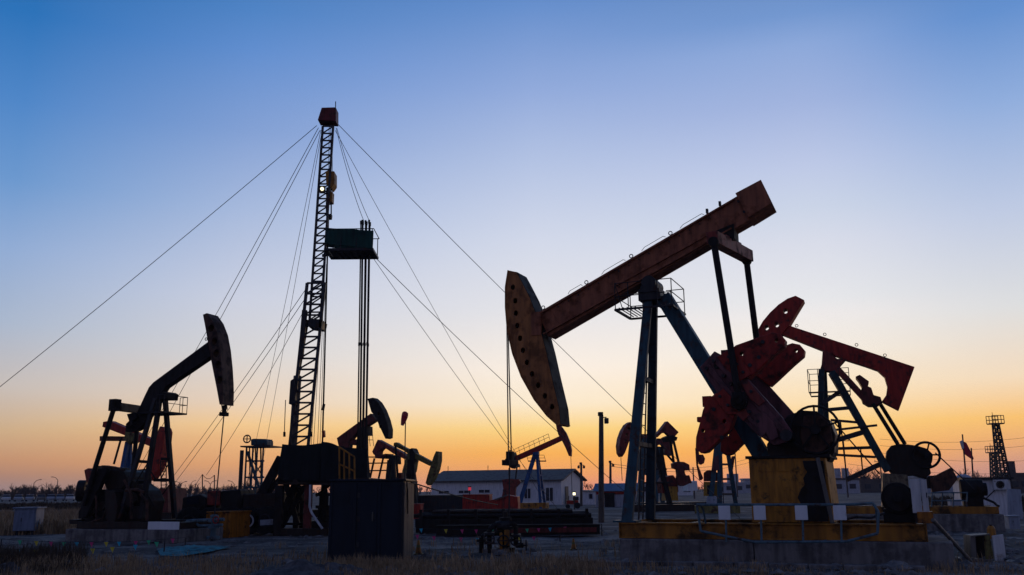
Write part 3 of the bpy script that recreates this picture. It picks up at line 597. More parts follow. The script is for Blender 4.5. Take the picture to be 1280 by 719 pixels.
# group beyond the rig
Z = lambda t: px(t, 400, 480, 5.14)
def trio():
    jack('maroon pumpjack with head raised high beside the racked pipes of the rig', Frame(ground(425, 648), 18), [
        ('plate', 'horse_head', Z('305,95 340,88 370,115 400,165 425,230 440,290 438,345 420,352 400,310 375,255 352,205 330,180 315,130'), .7, 1.4, 'black_iron', Z('378,190 390,275')),
        ('plate', 'walking_beam', Z('108,348 325,190 360,232 345,238 250,300 215,330 190,365 180,410 122,410'), .75, 1.35, 'maroon_paint'),
        ('plate', 'equalizer_bearing', Z('190,370 225,355 240,365 225,390 195,392'), .6, 1.5, 'maroon_paint'),
        ('plate', 'saddle_bearing', Z('248,285 298,270 300,330 245,330'), .6, 1.5, 'black_iron'),
        ('foot', 'leg', Z('262,320'), .8, Z('225,650'), .2, .34, 'black_iron'), ('foot', 'leg', Z('290,310'), .8, Z('300,650'), .2, .3, 'black_iron'), ('foot', 'leg', Z('280,320'), 1.2, Z('330,650'), 2.0, .3, 'black_iron'),
        ('tube', 'pitman_arm', Z('205,385'), .3, Z('180,560'), .3, .08, 'black_iron'), ('plate', 'gearbox', Z('130,560 215,550 230,640 120,650'), .4, 1.8, 'maroon_paint'),
        ('rail', 'work_platform', Z('300,400'), .3, Z('345,400'), .8, 2, 'dark_steel'), ('slab', 'skid_frame', 420, 640, 470, .1, 2.0, .5, 'oily_iron')])
    jack('small red pumpjack with hooked tail up, behind the yellow railing', Frame(ground(470, 643), 24), [
        ('plate', 'walking_beam', Z('370,358 440,395 525,440 560,470 540,482 470,447 425,416 395,415 380,432 376,455 345,455 335,435'), .8, 1.4, 'dull_red_paint'),
        ('plate', 'horse_head', Z('570,415 595,420 602,470 588,560 560,605 530,610 528,560 545,500'), .7, 1.5, 'olive_paint'),
        ('plate', 'equalizer_bearing', Z('350,450 395,455 420,448 418,462 385,480 355,478'), .5, 1.7, 'maroon_paint'),
        ('plate', 'saddle_bearing', Z('440,455 475,460 478,515 442,515'), .6, 1.6, 'black_iron'),
        ('foot', 'leg', Z('450,490'), .8, Z('420,640'), .2, .3, 'black_iron'), ('foot', 'leg', Z('468,490'), .8, Z('495,640'), .2, .26, 'black_iron'), ('foot', 'leg', Z('460,490'), 1.2, Z('470,640'), 2.0, .26, 'black_iron'),
        ('tube', 'pitman_arm', Z('350,478'), .3, Z('318,620'), .3, .08, 'black_iron'), ('tube', 'pitman_arm', Z('408,468'), 1.9, Z('374,620'), 1.9, .08, 'black_iron'),
        ('bar', 'cross_brace', Z('300,470'), 1, Z('520,470'), 1, .09, 'black_iron'), ('bar', 'cross_brace', Z('310,510'), 1, Z('430,508'), 1, .09, 'black_iron'), ('bar', 'cross_brace', Z('320,558'), 1, Z('440,555'), 1, .09, 'black_iron'),
        ('plate', 'gearbox', Z('300,610 390,610 395,680 295,680'), .3, 1.9, 'maroon_paint'), ('slab', 'skid_frame', 460, 640, 515, .1, 2.2, .5, 'oily_iron')])
    jack('olive pumpjack with head tipped low just right of the navy shed', Frame(ground(500, 646), 16), [
        ('plate', 'walking_beam', Z('475,378 490,375 520,395 715,500 702,526 600,475 540,430 472,398'), .8, 1.3, 'olive_paint'),
        ('plate', 'horse_head', Z('745,432 762,435 762,490 750,550 725,610 692,652 678,638 690,590 712,520 730,465'), .7, 1.4, 'olive_paint'),
        ('plate', 'saddle_bearing', Z('575,420 590,412 605,440 602,500 575,500'), .6, 1.5, 'black_iron'),
        ('foot', 'leg', Z('580,490'), .8, Z('560,640'), .2, .28, 'black_iron'), ('foot', 'leg', Z('594,490'), .8, Z('622,660'), .2, .26, 'black_iron'), ('foot', 'leg', Z('590,490'), 1.3, Z('640,720'), 1.9, .24, 'black_iron'),
        ('bar', 'cross_brace', Z('592,580'), .8, Z('615,580'), .9, .08, 'black_iron'), ('bar', 'cross_brace', Z('585,630'), .8, Z('628,630'), .9, .08, 'black_iron'),
        ('tube', 'pitman_arm', Z('485,395'), .3, Z('500,610'), .3, .08, 'black_iron'), ('plate', 'gearbox', Z('498,572 520,570 530,640 480,640'), .3, 1.7, 'maroon_paint'), ('slab', 'skid_frame', 492, 640, 530, .1, 2.0, .45, 'oily_iron')])
trio()
Z = lambda t: px(t, 620, 530, 6.54)
jack('red beamed pumpjack on blue legs before the long white building', Frame(ground(645, 637), 10), [
    ('plate', 'walking_beam', Z('140,270 545,88 550,128 330,232 150,308'), .9, 1.5, 'red_paint'),
    ('plate', 'horse_head', Z('485,-25 500,-20 530,15 570,70 600,140 615,210 612,265 595,262 570,200 540,140 510,90 495,40'), .8, 1.6, 'dull_red_paint'),
    ('plate', 'equalizer_bearing', Z('108,240 140,230 150,262 158,300 160,345 130,365 105,350 104,300 72,300 75,285 105,280'), .4, 2.0, 'black_iron'),
    ('bar', 'equalizer_bar', Z('150,345'), .3, Z('180,340'), 2.2, .3, 'black_iron'),
    ('plate', 'saddle_bearing', Z('300,232 345,225 345,258 312,262'), .8, 1.6, 'bright_blue_paint'),
    ('foot', 'leg', Z('318,250'), 1.0, Z('180,620'), .4, .34, 'bright_blue_paint'), ('foot', 'leg', Z('335,250'), 1.0, Z('366,640'), .3, .24, 'bright_blue_paint'), ('foot', 'leg', Z('340,250'), 1.4, Z('404,640'), 2.1, .22, 'bright_blue_paint'),
    ('bar', 'cross_brace', Z('348,420'), .8, Z('370,420'), 1.5, .14, 'bright_blue_paint'), ('bar', 'cross_brace', Z('362,540'), .6, Z('395,540'), 1.8, .14, 'bright_blue_paint'),
    ('rail', 'beam_rail', Z('155,262'), 1.2, Z('440,132'), .55, 7, 'grey_panel'), ('rail', 'work_platform', Z('262,302'), .6, Z('405,302'), .5, 3, 'dark_steel'), ('bar', 'platform_deck', Z('262,304'), 1.2, Z('410,304'), 1.2, .1, 'dark_steel'),
    ('tube', 'pitman_arm', Z('108,360'), .3, Z('110,470'), .3, .07, 'black_iron'), ('tube', 'pitman_arm', Z('172,350'), 2.2, Z('160,450'), 2.2, .07, 'black_iron'),
    ('plate', 'counterweight', Z('50,455 100,450 185,452 200,475 160,520 150,600 45,600 60,540'), .2, .8, 'dull_red_paint'), ('plate', 'gearbox', Z('70,480 150,480 150,640 60,640'), .9, 1.9, 'maroon_paint'),
    ('slab', 'skid_frame', 630, 630, 682, .2, 2.3, .55, 'yellow_paint'),
    ('tube', 'polished_rod', Z('612,265'), 1.2, Z('622,570'), 1.2, .025, 'dark_steel')])
Z = lambda t: px(t, 760, 490, 4.228)
jack('red pumpjack with drilled head and arched tail between the front pumpjack\'s post legs', Frame(ground(800, 640), -14), [
    ('plate', 'horse_head', Z('120,158 100,172 80,205 66,245 60,285 64,325 76,343 90,322 105,282 122,235 132,180'), .8, 1.6, 'dull_red_paint', Z('108,195 98,225 93,255')),
    ('plate', 'walking_beam', Z('120,180 175,222 260,225 315,155 374,213 340,250 328,232 310,215 285,218 262,240 170,250 118,225'), .9, 1.5, 'dull_red_paint'),
    ('plate', 'equalizer_bearing', Z('318,238 340,228 368,240 362,258 330,262'), .5, 1.9, 'black_iron'),
    ('foot', 'leg', Z('190,245'), 1.0, Z('160,600'), .3, .34, 'blue_paint'), ('foot', 'leg', Z('210,245'), 1.4, Z('232,600'), 2.1, .34, 'blue_paint'), ('foot', 'leg', Z('235,240'), 1.2, Z('335,590'), .6, .32, 'black_iron'),
    ('tube', 'pitman_arm', Z('346,258'), .3, Z('380,400'), .3, .1, 'black_iron'), ('tube', 'pitman_arm', Z('330,262'), 2.1, Z('352,400'), 2.1, .1, 'black_iron'),
    ('plate', 'counterweight', Z('345,378 370,368 402,370 430,385 433,415 405,416 412,450 375,452 370,410 348,402'), .1, .6, 'maroon_paint'), ('plate', 'counterweight', Z('372,445 430,440 442,478 400,498 372,490'), .1, .6, 'maroon_paint'),
    ('plate', 'gearbox', Z('300,450 345,440 368,470 370,530 290,535 284,480'), .8, 1.8, 'dull_red_paint'), ('plate', 'gearbox_stand', Z('322,500 366,500 372,575 318,575'), .62, 1.9, 'stand_yellow'),
    ('bar', 'cross_brace', Z('185,330'), .8, Z('290,330'), .8, .12, 'black_iron'), ('bar', 'cross_brace', Z('178,410'), .7, Z('310,408'), .7, .12, 'black_iron'), ('bar', 'cross_brace', Z('172,480'), .6, Z('325,480'), .6, .12, 'black_iron'),
    ('slab', 'skid_frame', 792, 632, 868, .0, 2.4, .5, 'oily_iron'), ('tube', 'polished_rod', Z('68,345'), 1.2, Z('75,470'), 1.2, .025, 'dark_steel')])
jack('second arched tail pumpjack with blue head close behind the drilled red one', Frame(ground(800, 635), -14), [
    ('plate', 'walking_beam', Z('190,300 262,245 345,250 335,338 300,330 305,300 290,278 268,280 200,330'), .9, 1.6, 'maroon_paint'),
    ('plate', 'horse_head', Z('155,335 178,305 205,290 215,330 205,440 165,405 152,370'), .8, 1.7, 'blue_paint'),
    ('foot', 'leg', Z('262,290'), 1.0, Z('250,600'), .3, .36, 'blue_paint'), ('foot', 'leg', Z('275,290'), 1.3, Z('330,600'), 1.2, .32, 'black_iron'), ('foot', 'leg', Z('268,290'), 1.4, Z('290,600'), 2.2, .32, 'blue_paint'),
    ('bar', 'cross_brace', Z('262,400'), .8, Z('300,395'), .9, .12, 'black_iron'), ('bar', 'cross_brace', Z('258,450'), .8, Z('315,445'), .9, .12, 'black_iron'),
    ('plate', 'gearbox', Z('425,478 470,470 475,520 420,525'), .6, 1.8, 'sign_white'), ('tube', 'pitman_arm', Z('315,335'), .4, Z('440,480'), .4, .1, 'black_iron'), ('slab', 'skid_frame', 805, 626, 885, .1, 2.4, .45, 'dark_steel')])
Z = lambda t: px(t, 860, 560, 8.99)
jack('pumpjack with yellow gear stand and blue ladder legs, right below the front counterweights', Frame(ground(880, 642), 12), [
    ('plate', 'walking_beam', px('893,528 955,492 958,502 897,540'), .9, 1.5, 'dull_red_paint'), ('plate', 'horse_head', px('953,484 962,488 964,505 956,524 950,510'), .8, 1.6, 'dull_red_paint'),
    ('foot', 'leg', px('900,520'), 1.0, Z('235,640'), .3, .34, 'blue_paint'), ('foot', 'leg', px('900,520'), 1.2, Z('350,640'), .3, .34, 'blue_paint'), ('foot', 'leg', px('903,520'), 1.4, Z('545,640'), 2.2, .3, 'blue_paint'),
    ('tube', 'ladder_rail', px('901,530'), 1.8, Z('400,640'), 1.8, .03, 'dark_steel'),
    ('bar', 'cross_brace', Z('352,185'), .8, Z('455,185'), 1.6, .14, 'dark_steel'), ('bar', 'cross_brace', Z('352,350'), .7, Z('490,350'), 1.9, .14, 'dark_steel'), ('bar', 'cross_brace', Z('352,520'), .6, Z('520,520'), 2.0, .14, 'dark_steel'), ('bar', 'cross_brace', Z('352,60'), .8, Z('430,60'), 1.5, .12, 'dark_steel'),
    ('plate', 'crank', Z('80,0 120,20 130,100 112,190 172,340 150,366 125,360 92,190'), .0, .2, 'maroon_paint'), ('plate', 'counterweight', Z('125,75 170,75 192,120 180,170 145,190 118,180'), .22, .6, 'dull_red_paint'), ('plate', 'counterweight', Z('300,100 345,80 350,250 290,255 270,240'), .3, .8, 'crank_paint'), ('plate', 'counterweight', Z('490,95 530,90 505,250 480,250 480,150'), 1.9, 2.3, 'maroon_paint'),
    ('plate', 'gearbox', Z('175,280 215,250 300,255 340,290 345,375 175,375'), .6, 1.8, 'maroon_paint'), ('plate', 'gearbox_stand', Z('175,380 345,380 365,540 175,540'), .5, 1.9, 'stand_yellow'),
    ('plate', 'inspection_door', Z('215,420 250,420 250,520 215,520'), .46, .49, 'black_iron'), ('slab', 'skid_frame', 868, 632, 925, .1, 2.3, .5, 'olive_paint'), ('plate', 'motor_base', Z('215,545 320,545 325,625 205,625'), .02, .6, 'cabinet_grey')])

# ================================================================== the workover rig
FR = Frame(at(400, 640, 38.5), 0)
def rig():
    gx = 0
    T = thing_f('mast_rig', 'tall lattice mast service rig with red crown and green tarped racking board', 'drilling rig', FR); K = Kit(FR, T); P = FR.p
    def truss(name, l0, r0, l1, r1, w0, w1, n, t, mat):
        m = MB(); c4 = [(P(*l0, w0), P(*l1, w0)), (P(*r0, w0), P(*r1, w0)), (P(*r0, w1), P(*r1, w1)), (P(*l0, w1), P(*l1, w1))]
        for a, b in c4: m.bar(a, b, t)
        for k in range(n + 1):
            f = k / n; q = [a.lerp(b, f) for a, b in c4]
            for i in (0, 1, 2, 3): m.bar(q[i], q[(i+1) % 4], t * .65, t * .5)
            if k < n:
                g = [a.lerp(b, (k + 1) / n) for a, b in c4]
                for i, j in ((0, 1), (3, 2), (1, 2), (0, 3)):
                    x, y = (i, j) if k % 2 or i in (0, 3) else (j, i); m.bar(q[x], g[y], t * .55, t * .45)
        return m.build(name, mat, T)
    truss('lower_mast', (362, 560), (385, 560), (384, 354), (406, 354), 0, .95, 15, .12, 'mast_steel')
    truss('upper_mast', (387, 400), (401, 400), (403.5, 158), (416.5, 158), .14, .8, 26, .095, 'mast_steel')
    for a, b in (('381,388', '376,449'),):
        p, q = zp(a)[0], zp(b)[0]; K.bar('guide_tube', p, -.1, q, -.1, .2, 'dark_steel')
    K.tube('raising_cylinder', (372, 470), .4, (366, 558), .4, .17, 'grey_panel'); K.tube('raising_ram', (384, 400), .4, (372, 470), .4, .09, 'dark_steel')
    K.plate('mast_lock', [(386,398),(403,400),(401,410),(385,408)], -.06, 1.0, 'dark_steel'); K.plate('winch_box', [(363,476),(369,472),(369,505),(361,505)], -.2, .3, 'dark_steel')
    cw = K.plate('crown_block', [(402,134.5),(419.8,134),(419.8,151.5),(397,150)], .1, .75, 'crown_red', bevel=.015)
    K.tube('antenna', (419.5, 134), .3, (419.5, 127), .3, .02, 'dark_steel', parent=cw)
    for k in range(3): K.tube('drill_line', (411.5 + k * 2, 157), .35 + .1 * k, (411 + k * 2.2, 214), .35 + .1 * k, .014, 'wire_rope', n=5)
    tb = K.plate('travelling_block', zp('220,562 287,562 287,655 262,690 225,660', 370, 120, 5.99), .1, .75, 'skid_yellow', bevel=.03)
    K.plate('hook', [(407,240),(415.5,239),(415,252),(408,253)], .2, .65, 'skid_yellow', bevel=.02)
    K.tube('hook_link', (411, 235), .4, (411, 241), .4, .12, 'black_iron')
    for x in (408, 414): K.tube('elevator_link', (x, 252), .4, (x, 270), .4, .03, 'black_iron')
    K.plate('elevator', [(408,268),(414,267),(413.5,272.5),(409,273)], .25, .55, 'black_iron', bevel=.01)
    K.tube('hanging_tubing', (410.5, 272), .4, (403, 556), .4, .035, 'black_iron')
    for x0, x1 in ((406.5, 397), (408, 400), (405, 392), (404, 389)): K.tube('drill_line', (x0, 330), .6, (x1, 556), .6, .012, 'wire_rope', n=5)
    K.tube('tugger_hook', (405, 505), .2, (403.5, 513), .2, .06, 'black_iron'); K.plate('tong', [(402,539),(405.5,538),(406,546),(403,547)], .2, .4, 'red_paint')
    for a, b in (((357, 500), (355.5, 540)), ((390, 500), (389, 540))): K.tube('rope', a, -.3, b, -.3, .018, 'wire_rope', n=5); K.tube('hook_weight', b, -.3, (b[0], b[1] + 6), -.3, .05, 'black_iron')
    # racking board with its green windwall
    z0 = P(436, 310, -.8).z; a = P(405, 306, -.8).x; b = P(466.5, 311, -.8).x
    m = MB(); m.box((a, -.8, z0 - .1), (b, -.68, z0)); m.box((a, .7, z0 - .1), (b, .82, z0)); m.box((a, -.67, z0 - .1), (a + .12, .69, z0)); m.box((b - .12, -.67, z0 - .1), (b, .69, z0))
    for k in range(6): u = a + .35 + k * .27; m.box((u, -.67, z0 - .08), (u + .12, .69, z0 - .02))
    m.box((a + .13, -.66, z0 - .015), (b - .13, .68, z0 - .005)); m.bar((a, 0, z0 - .05), (a - .25, .3, z0 - .05), .12); m.build('racking_board', 'dark_steel', T)
    def tarp(name, pts, w, mat, n=14, amp=.06, top=0.0):
        (q00, q10, q11, q01) = [P(*p, w) for p in pts]; vs = []; fs = []
        for sgn in (0, 1):
            for j in range(n + 1):
                for i in range(n + 1):
                    q = q00.lerp(q10, i / n).lerp(q01.lerp(q11, i / n), j / n)
                    q = q + Vector((0, sgn * .02 + amp * noise.noise((q.x * 1.3, q.z * 1.3, w)) + amp * .5 * math.sin(q.x * 5), top * (1 - j / n) * noise.noise((q.x * .9, 3.1, w)))); vs.append(q)
        N = (n + 1) ** 2; idx = lambda s, i, j: s * N + j * (n + 1) + i
        for j in range(n):
            for i in range(n):
                fs.append((idx(0,i,j), idx(0,i+1,j), idx(0,i+1,j+1), idx(0,i,j+1))); fs.append((idx(1,i,j), idx(1,i,j+1), idx(1,i+1,j+1), idx(1,i+1,j)))
        for k in range(n):
            fs += [(idx(0,k,0), idx(1,k,0), idx(1,k+1,0), idx(0,k+1,0)), (idx(0,k,n), idx(0,k+1,n), idx(1,k+1,n), idx(1,k,n)), (idx(0,0,k), idx(0,0,k+1), idx(1,0,k+1), idx(1,0,k)), (idx(0,n,k), idx(1,n,k), idx(1,n,k+1), idx(0,n,k+1))]
        m = MB(); m.add(vs, fs); return m.build(name, mat, T, smooth=True)
    tarp('windwall', [(408,284.5),(467,288.5),(466,311),(406,305)], -.83, 'green_tarp'); tarp('windwall', [(408.5,287),(466,290.5),(464.5,314),(407,309)], .85, 'green_tarp')
    m = MB()
    for w in (-.8, .82):
        for f in (0, .33, .66, 1): u = a + .06 + (b - a - .12) * f; m.tube((u, w, z0), (u, w, z0 + .85), .02)
        m.tube((a, w, z0 + .84), (b, w, z0 + .84), .02)
    m.tube((b, -.8, z0 + .84), (b, .82, z0 + .84), .02); m.build('board_rail', 'dark_steel', T)
    # floor, substructure
    zf = P(400, 598, 0).z
    fl = MB().box((P(347, 600, -.6).x, -.6, zf - .25), (P(461, 600, -.6).x, 3.6, zf)).build('rig_floor', 'oily_iron', T, .02)
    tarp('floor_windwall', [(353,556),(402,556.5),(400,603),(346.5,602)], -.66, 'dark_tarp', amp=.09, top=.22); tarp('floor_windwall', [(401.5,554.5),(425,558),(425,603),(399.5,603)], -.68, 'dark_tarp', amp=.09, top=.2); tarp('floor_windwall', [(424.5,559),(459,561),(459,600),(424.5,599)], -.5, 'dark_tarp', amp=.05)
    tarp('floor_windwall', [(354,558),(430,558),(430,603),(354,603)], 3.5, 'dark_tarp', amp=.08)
    for x, w, t, mt in ((350, -.4, .3, 'black_iron'), (386, -.2, .28, 'maroon_paint'), (372, 1.2, .22, 'black_iron'), (378, 3.2, .22, 'black_iron'), (430, -.3, .24, 'maroon_paint'), (456, -.3, .28, 'black_iron'), (352, 3.2, .28, 'black_iron'), (448, 3.2, .28, 'black_iron')):
        q = P(x, 605, w); MB().box((q.x - t / 2, w - t / 2, -.05), (q.x + t / 2, w + t / 2, zf - .26)).build('substructure_column', mt, T)
    for a_, b_, t in (((352, 572), (322, 628), .34), ((352, 596), (330, 622), .2), ((372, 600), (350, 655), .3), ((356, 600), (372, 655), .2), ((386, 600), (352, 660), .16), ((366, 600), (384, 640), .12), ((395, 620), (420, 600), .1)):
        K.bar('strut', a_, .6, b_, .6, t, 'black_iron')
    for y in (612, 628, 643, 655): K.bar('girder', (356, y), .9, (384, y), .9, .1, 'black_iron')
    b0 = P(349, 660, -.2).x; 
    for w in (-.5, 2.9): MB().box((b0, w, -.02), (P(412, 660, -.2).x, w + .5, .25)).build('base_beam', 'oily_iron', T, .02)
    # hoisting carrier behind the mast
    ca = MB(); x0 = P(226, 650, .2).x; x1 = P(350, 650, .2).x
    ca.box((x0, .2, .75), (x1, .5, 1.05)); ca.box((x0, 2.3, .75), (x1, 2.6, 1.05)); ca.box((x0, .52, .8), (x1, 2.28, .95)); ca.build('carrier_chassis', 'black_iron', T, .02)
    K.plate('engine_housing', [(276,614),(300,612),(302,636),(276,637)], .2, 2.4, 'black_iron', bevel=.04); K.plate('fuel_tank', [(259,614),(275,613),(275,632),(258,632)], .2, 2.4, 'dull_red_paint', bevel=.04)
    K.plate('drawworks', [(303,618),(345,616),(348,645),(303,645)], .3, 2.3, 'oily_iron', bevel=.05)
    K.plate('cab', [(228,622),(250,618),(257,622),(257,645),(226,645)], .2, 2.5, 'black_iron', bevel=.06); K.plate('cab_window', [(233,624),(248,621),(249,630),(233,631)], .17, .21, 'glass_dark')
    for x in (236, 262, 287, 309, 331):
        for w in (-.02, 2.35):
            q = P(x, 652, w); t = MB().tube((q.x, w, .55), (q.x, w + .42, .55), .56, n=24).build('wheel', 'rubber', T, .05)
            rm = 'hose_white' if x == 309 else 'dark_steel'
            MB().ring((q.x, w - .01, .55), .24, .035, n=24).build('rim', rm, t)
    K.plate('maker_panel', [(325,650),(341,649),(341,656),(325,657)], -.12, -.06, 'cabinet_grey')
    # stair with yellow railing
    ys = [(424, 559), (430, 563), (436.5, 567), (443, 571)]
    for i, (x, y) in enumerate(ys): K.tube('rail_post', (x, y), -1.3, (x + .3, 603), -1.3, .035, 'yellow_paint')
    K.tube('stair_rail', ys[0], -1.3, ys[-1], -1.3, .035, 'yellow_paint'); K.tube('stair_rail', (424, 580), -1.3, (443, 589), -1.3, .035, 'yellow_paint')
    q0, q1 = P(424, 600, -1.3), P(450, 640, -1.3); m = MB()
    for w in (-1.3, -.7): m.bar((q0.x, w, zf - .05), (q1.x + 1.2, w, .05), .06, .2)
    for k in range(9): f = (k + .5) / 9; m.box((q0.x + (q1.x + 1.2 - q0.x) * f - .12, -1.26, zf - .05 + (.05 - zf) * f), (q0.x + (q1.x + 1.2 - q0.x) * f + .12, -.74, zf - .02 + (.05 - zf) * f))
    m.build('stair', 'dark_steel', T)
    K.plate('dog_house', [(446,602),(458,602),(458,640),(446,640)], 1.0, 3.0, 'maroon_paint', bevel=.03)
    # well control stack under the floor
    q = P(404, 650, 1.0); W = thing('blowout_preventer', 'dark flanged well control stack under the rig floor', 'wellhead', FR.world((q.x, 1.0, 0)), 0)
    m = MB()
    for za, zb, r in ((-.05, .2, .3), (.2, .5, .16), (.5, .62, .32), (.62, 1.0, .24), (1.0, 1.12, .34), (1.12, 1.5, .2), (1.5, 1.62, .36), (1.62, 1.95, .14)): m.tube((0, 0, za), (0, 0, zb), r, n=16)
    m.build('spool', 'black_iron', W)
    for z_ in (.8, .35): MB().box((-.75, -.18, z_ - .15), (.75, .18, z_ + .15)).build('ram_body', 'oily_iron', W, .03)
    h = [P(388, 606, -.7), P(387.6, 622, -.7), P(387, 633, -.7), P(389, 640, -.75), P(394, 648, -.8), P(403, 661, -.8)]
    o = MB().path([FR.world(v) for v in h], .05, 8).build('water_hose', 'hose_white'); tag(o, 'white hose hanging down from the rig floor to the ground', 'hose')
    lamp = P(402.5, 236, -.02); L_ = thing('floodlight', 'glowing floodlight clamped high on the lattice mast', 'lamp', FR.world(lamp)); MB().box((-.12, .05, -.16), (.12, .2, .16)).build('housing', 'dark_steel', L_, .02); MB().tube((0, .0, 0), (0, .048, 0), .075, n=16).build('lens', 'lamp_glow', L_)
    # pipes standing in the racking board
    tops = ((451.2, 276), (453.0, 275), (453.8, 277), (457, 275.5), (458.4, 277), (461.4, 275), (462.6, 278)); bots = ((446.4, .6), (449.4, .3), (450.2, .9), (452.6, .4), (453.6, .7), (456.4, .2), (457.2, .5))
    for (tx, ty), (bx, w) in zip(tops, bots):
        p = P(tx, ty, w - .2); q = P(bx, 598, w); q.z = zf + .01; m = MB(); m.tube(FR.world(q), FR.world(p), .03, n=8); m.tube(FR.world(q.lerp(p, .5)), FR.world(q.lerp(p, .512)), .045, n=8); m.tube(FR.world(q.lerp(p, .985)), FR.world(p), .045, n=8)
        tag(m.build('drill_pipe', 'black_iron'), 'dark steel pipe stood upright through the green racking board', 'pipe', 'pipes stood upright in the racking board')
rig()
# guy wires
def wire(a, b, r=.012, sag=.0, n=12, label='', group=None, name='guy_wire', mat='wire_rope'):
    a, b = Vector(a), Vector(b); m = MB(); pts = [a.lerp(b, i / n) + Vector((0, 0, -sag * 4 * (i / n) * (1 - i / n))) for i in range(n + 1)]
    return tag(m.path(pts, r, 5).build(name, mat), label, 'wire', group)
W = lambda x, y, w=.4: FR.world(FR.p(x, y, w))
GG = 'guy wires of the mast rig'
for a, g, l in ((W(396, 157), ground(-235, 668), 'longest guy wire sloping from the crown far down to the left'),
                (W(398, 160), ground(122, 652), 'steep guy wire from the crown behind the black pumpjack head, upper of two'),
                (W(400, 163), ground(136, 652), 'steep guy wire from the crown behind the black pumpjack head, lower of two'),
                (W(401, 163), ground(300, 644), 'near vertical guy wire down to the small blue derrick, outer of two'),
                (W(402, 166), ground(316, 644), 'near vertical guy wire down to the small blue derrick, inner of two'),
                (W(384, 359), ground(178, 646), 'guy wire from mid mast down left, upper of the close pair'),
                (W(383, 371), ground(186, 646), 'guy wire from mid mast down left, lower of the close pair'),
                (W(380, 388), W(258, 594, 14), 'guy wire from mid mast to the little anchor posts'),
                (W(422, 155), ground(925, 648), 'guy wire from the crown sloping far right behind the large post'),
                (W(419, 163), ground(690, 643), 'guy wire from the crown running steeply down right to the white building'),
                (W(467, 320), ground(822, 650), 'guy wire from the racking board sloping right, shallower of the pair'),
                (W(466, 322), ground(708, 650), 'guy wire from the racking board sloping right, steeper of the pair'),
                (W(420, 160), W(455, 277, 0), 'short stay from the crown to the racking board, left of the pair'),
                (W(421, 160), W(462, 277, 0), 'short stay from the crown to the racking board, right of the pair')):
    wire(a, g, r=.012 if abs(a.x - g.x) < 12 else .015, sag=.25, label=l, group=GG)
# little anchor posts
for x, y, yy, l in ((253, 593, 640, 'thin anchor post left of the small blue derrick, left one of two'), (268, 594, 640, 'thin anchor post left of the small blue derrick, right one of two')):
    b = ground(x, yy); t = at(x, y, b.y); o = MB().tube((b.x, b.y, -.1), (t.x, b.y, t.z), .05).build('anchor_post', 'dark_steel'); tag(o, l, 'post', 'anchor posts')
b1 = ground(253, 640).y; pa, pb = at(253, 593, b1), at(268, 594, b1)
wire(pa, pb, .025, .35, label='slack wire slung between the two thin anchor posts'); wire(pa, ground(222, 641), .02, label='stay wire from the left anchor post down to the ground')

# small blue derrick unit
def derrick():
    F = Frame(ground(300, 645), 8); Z = lambda t: px(t, 290, 530, 4.79)
    T = thing_f('tower_pump', 'small dark blue derrick with wheel and motor on its top deck', 'pumping unit', F); K = Kit(F, T)
    for i, x in enumerate((88, 126, 152, 188)):
        for w in (.2, 1.8):
            A = F.p(*Z(f'{x},140')[0], w); MB().bar((A.x, w, .05), A, .1).build('leg', 'blue_paint', T)
    K.tube('standpipe', Z('60,158')[0], -.2, Z('46,420')[0], -.2, .14, 'dark_steel'); K.bar('brace', Z('92,165')[0], .1, Z('160,375')[0], .1, .16, 'blue_paint')
    for x, t in ((105, .05), (140, .05), (172, .06)): K.tube('hanging_rod', Z(f'{x},140')[0], 1.0, Z(f'{x + 4},420')[0], 1.0, t, 'dark_steel', n=6)
    for y0, y1 in ((222, 320), (320, 222), (320, 400)): K.bar('brace', Z(f'126,{y0}')[0], 1.7, Z(f'188,{y1}')[0], 1.7, .07, 'dark_steel')
    for y in (222, 320, 380): K.bar('girder', Z(f'82,{y}')[0], .2, Z(f'192,{y}')[0], .2, .12, 'blue_paint')
    a, b = F.p(*Z('60,132')[0], .2), F.p(*Z('240,132')[0], .2); MB().box((a.x, -.1, a.z - .1), (b.x, 2.1, a.z)).build('top_deck', 'dark_steel', T)
    K.plate('motor', Z('112,92 130,88 200,90 210,100 210,128 112,128'), .4, 1.6, 'blue_paint', bevel=.05)
    q = F.p(*Z('90,90')[0], .3); m = MB(); m.ring((q.x, .3, q.z), .27, .05); m.bar((q.x - .27, .3, q.z), (q.x + .27, .3, q.z), .06); m.bar((q.x, .3, q.z - .3), (q.x, .3, q.z + .27), .06); m.build('wheel', 'dark_steel', T)
    m = MB()
    for x in (222, 238): A = F.p(*Z(f'{x},130')[0], .2); m.tube(A, A + Vector((0, 0, .45)), .02)
    A, B = F.p(*Z('215,98')[0], .2), F.p(*Z('240,98')[0], .2); m.tube(A, B, .02); m.build('deck_rail', 'dark_steel', T)
    e = F.p(*Z('205,400')[0], .2).x; MB().box((F.p(*Z('40,400')[0], .2).x, -.2, -.05), (e, 2.2, .3)).build('base_skid', 'dark_steel', T)
derrick()
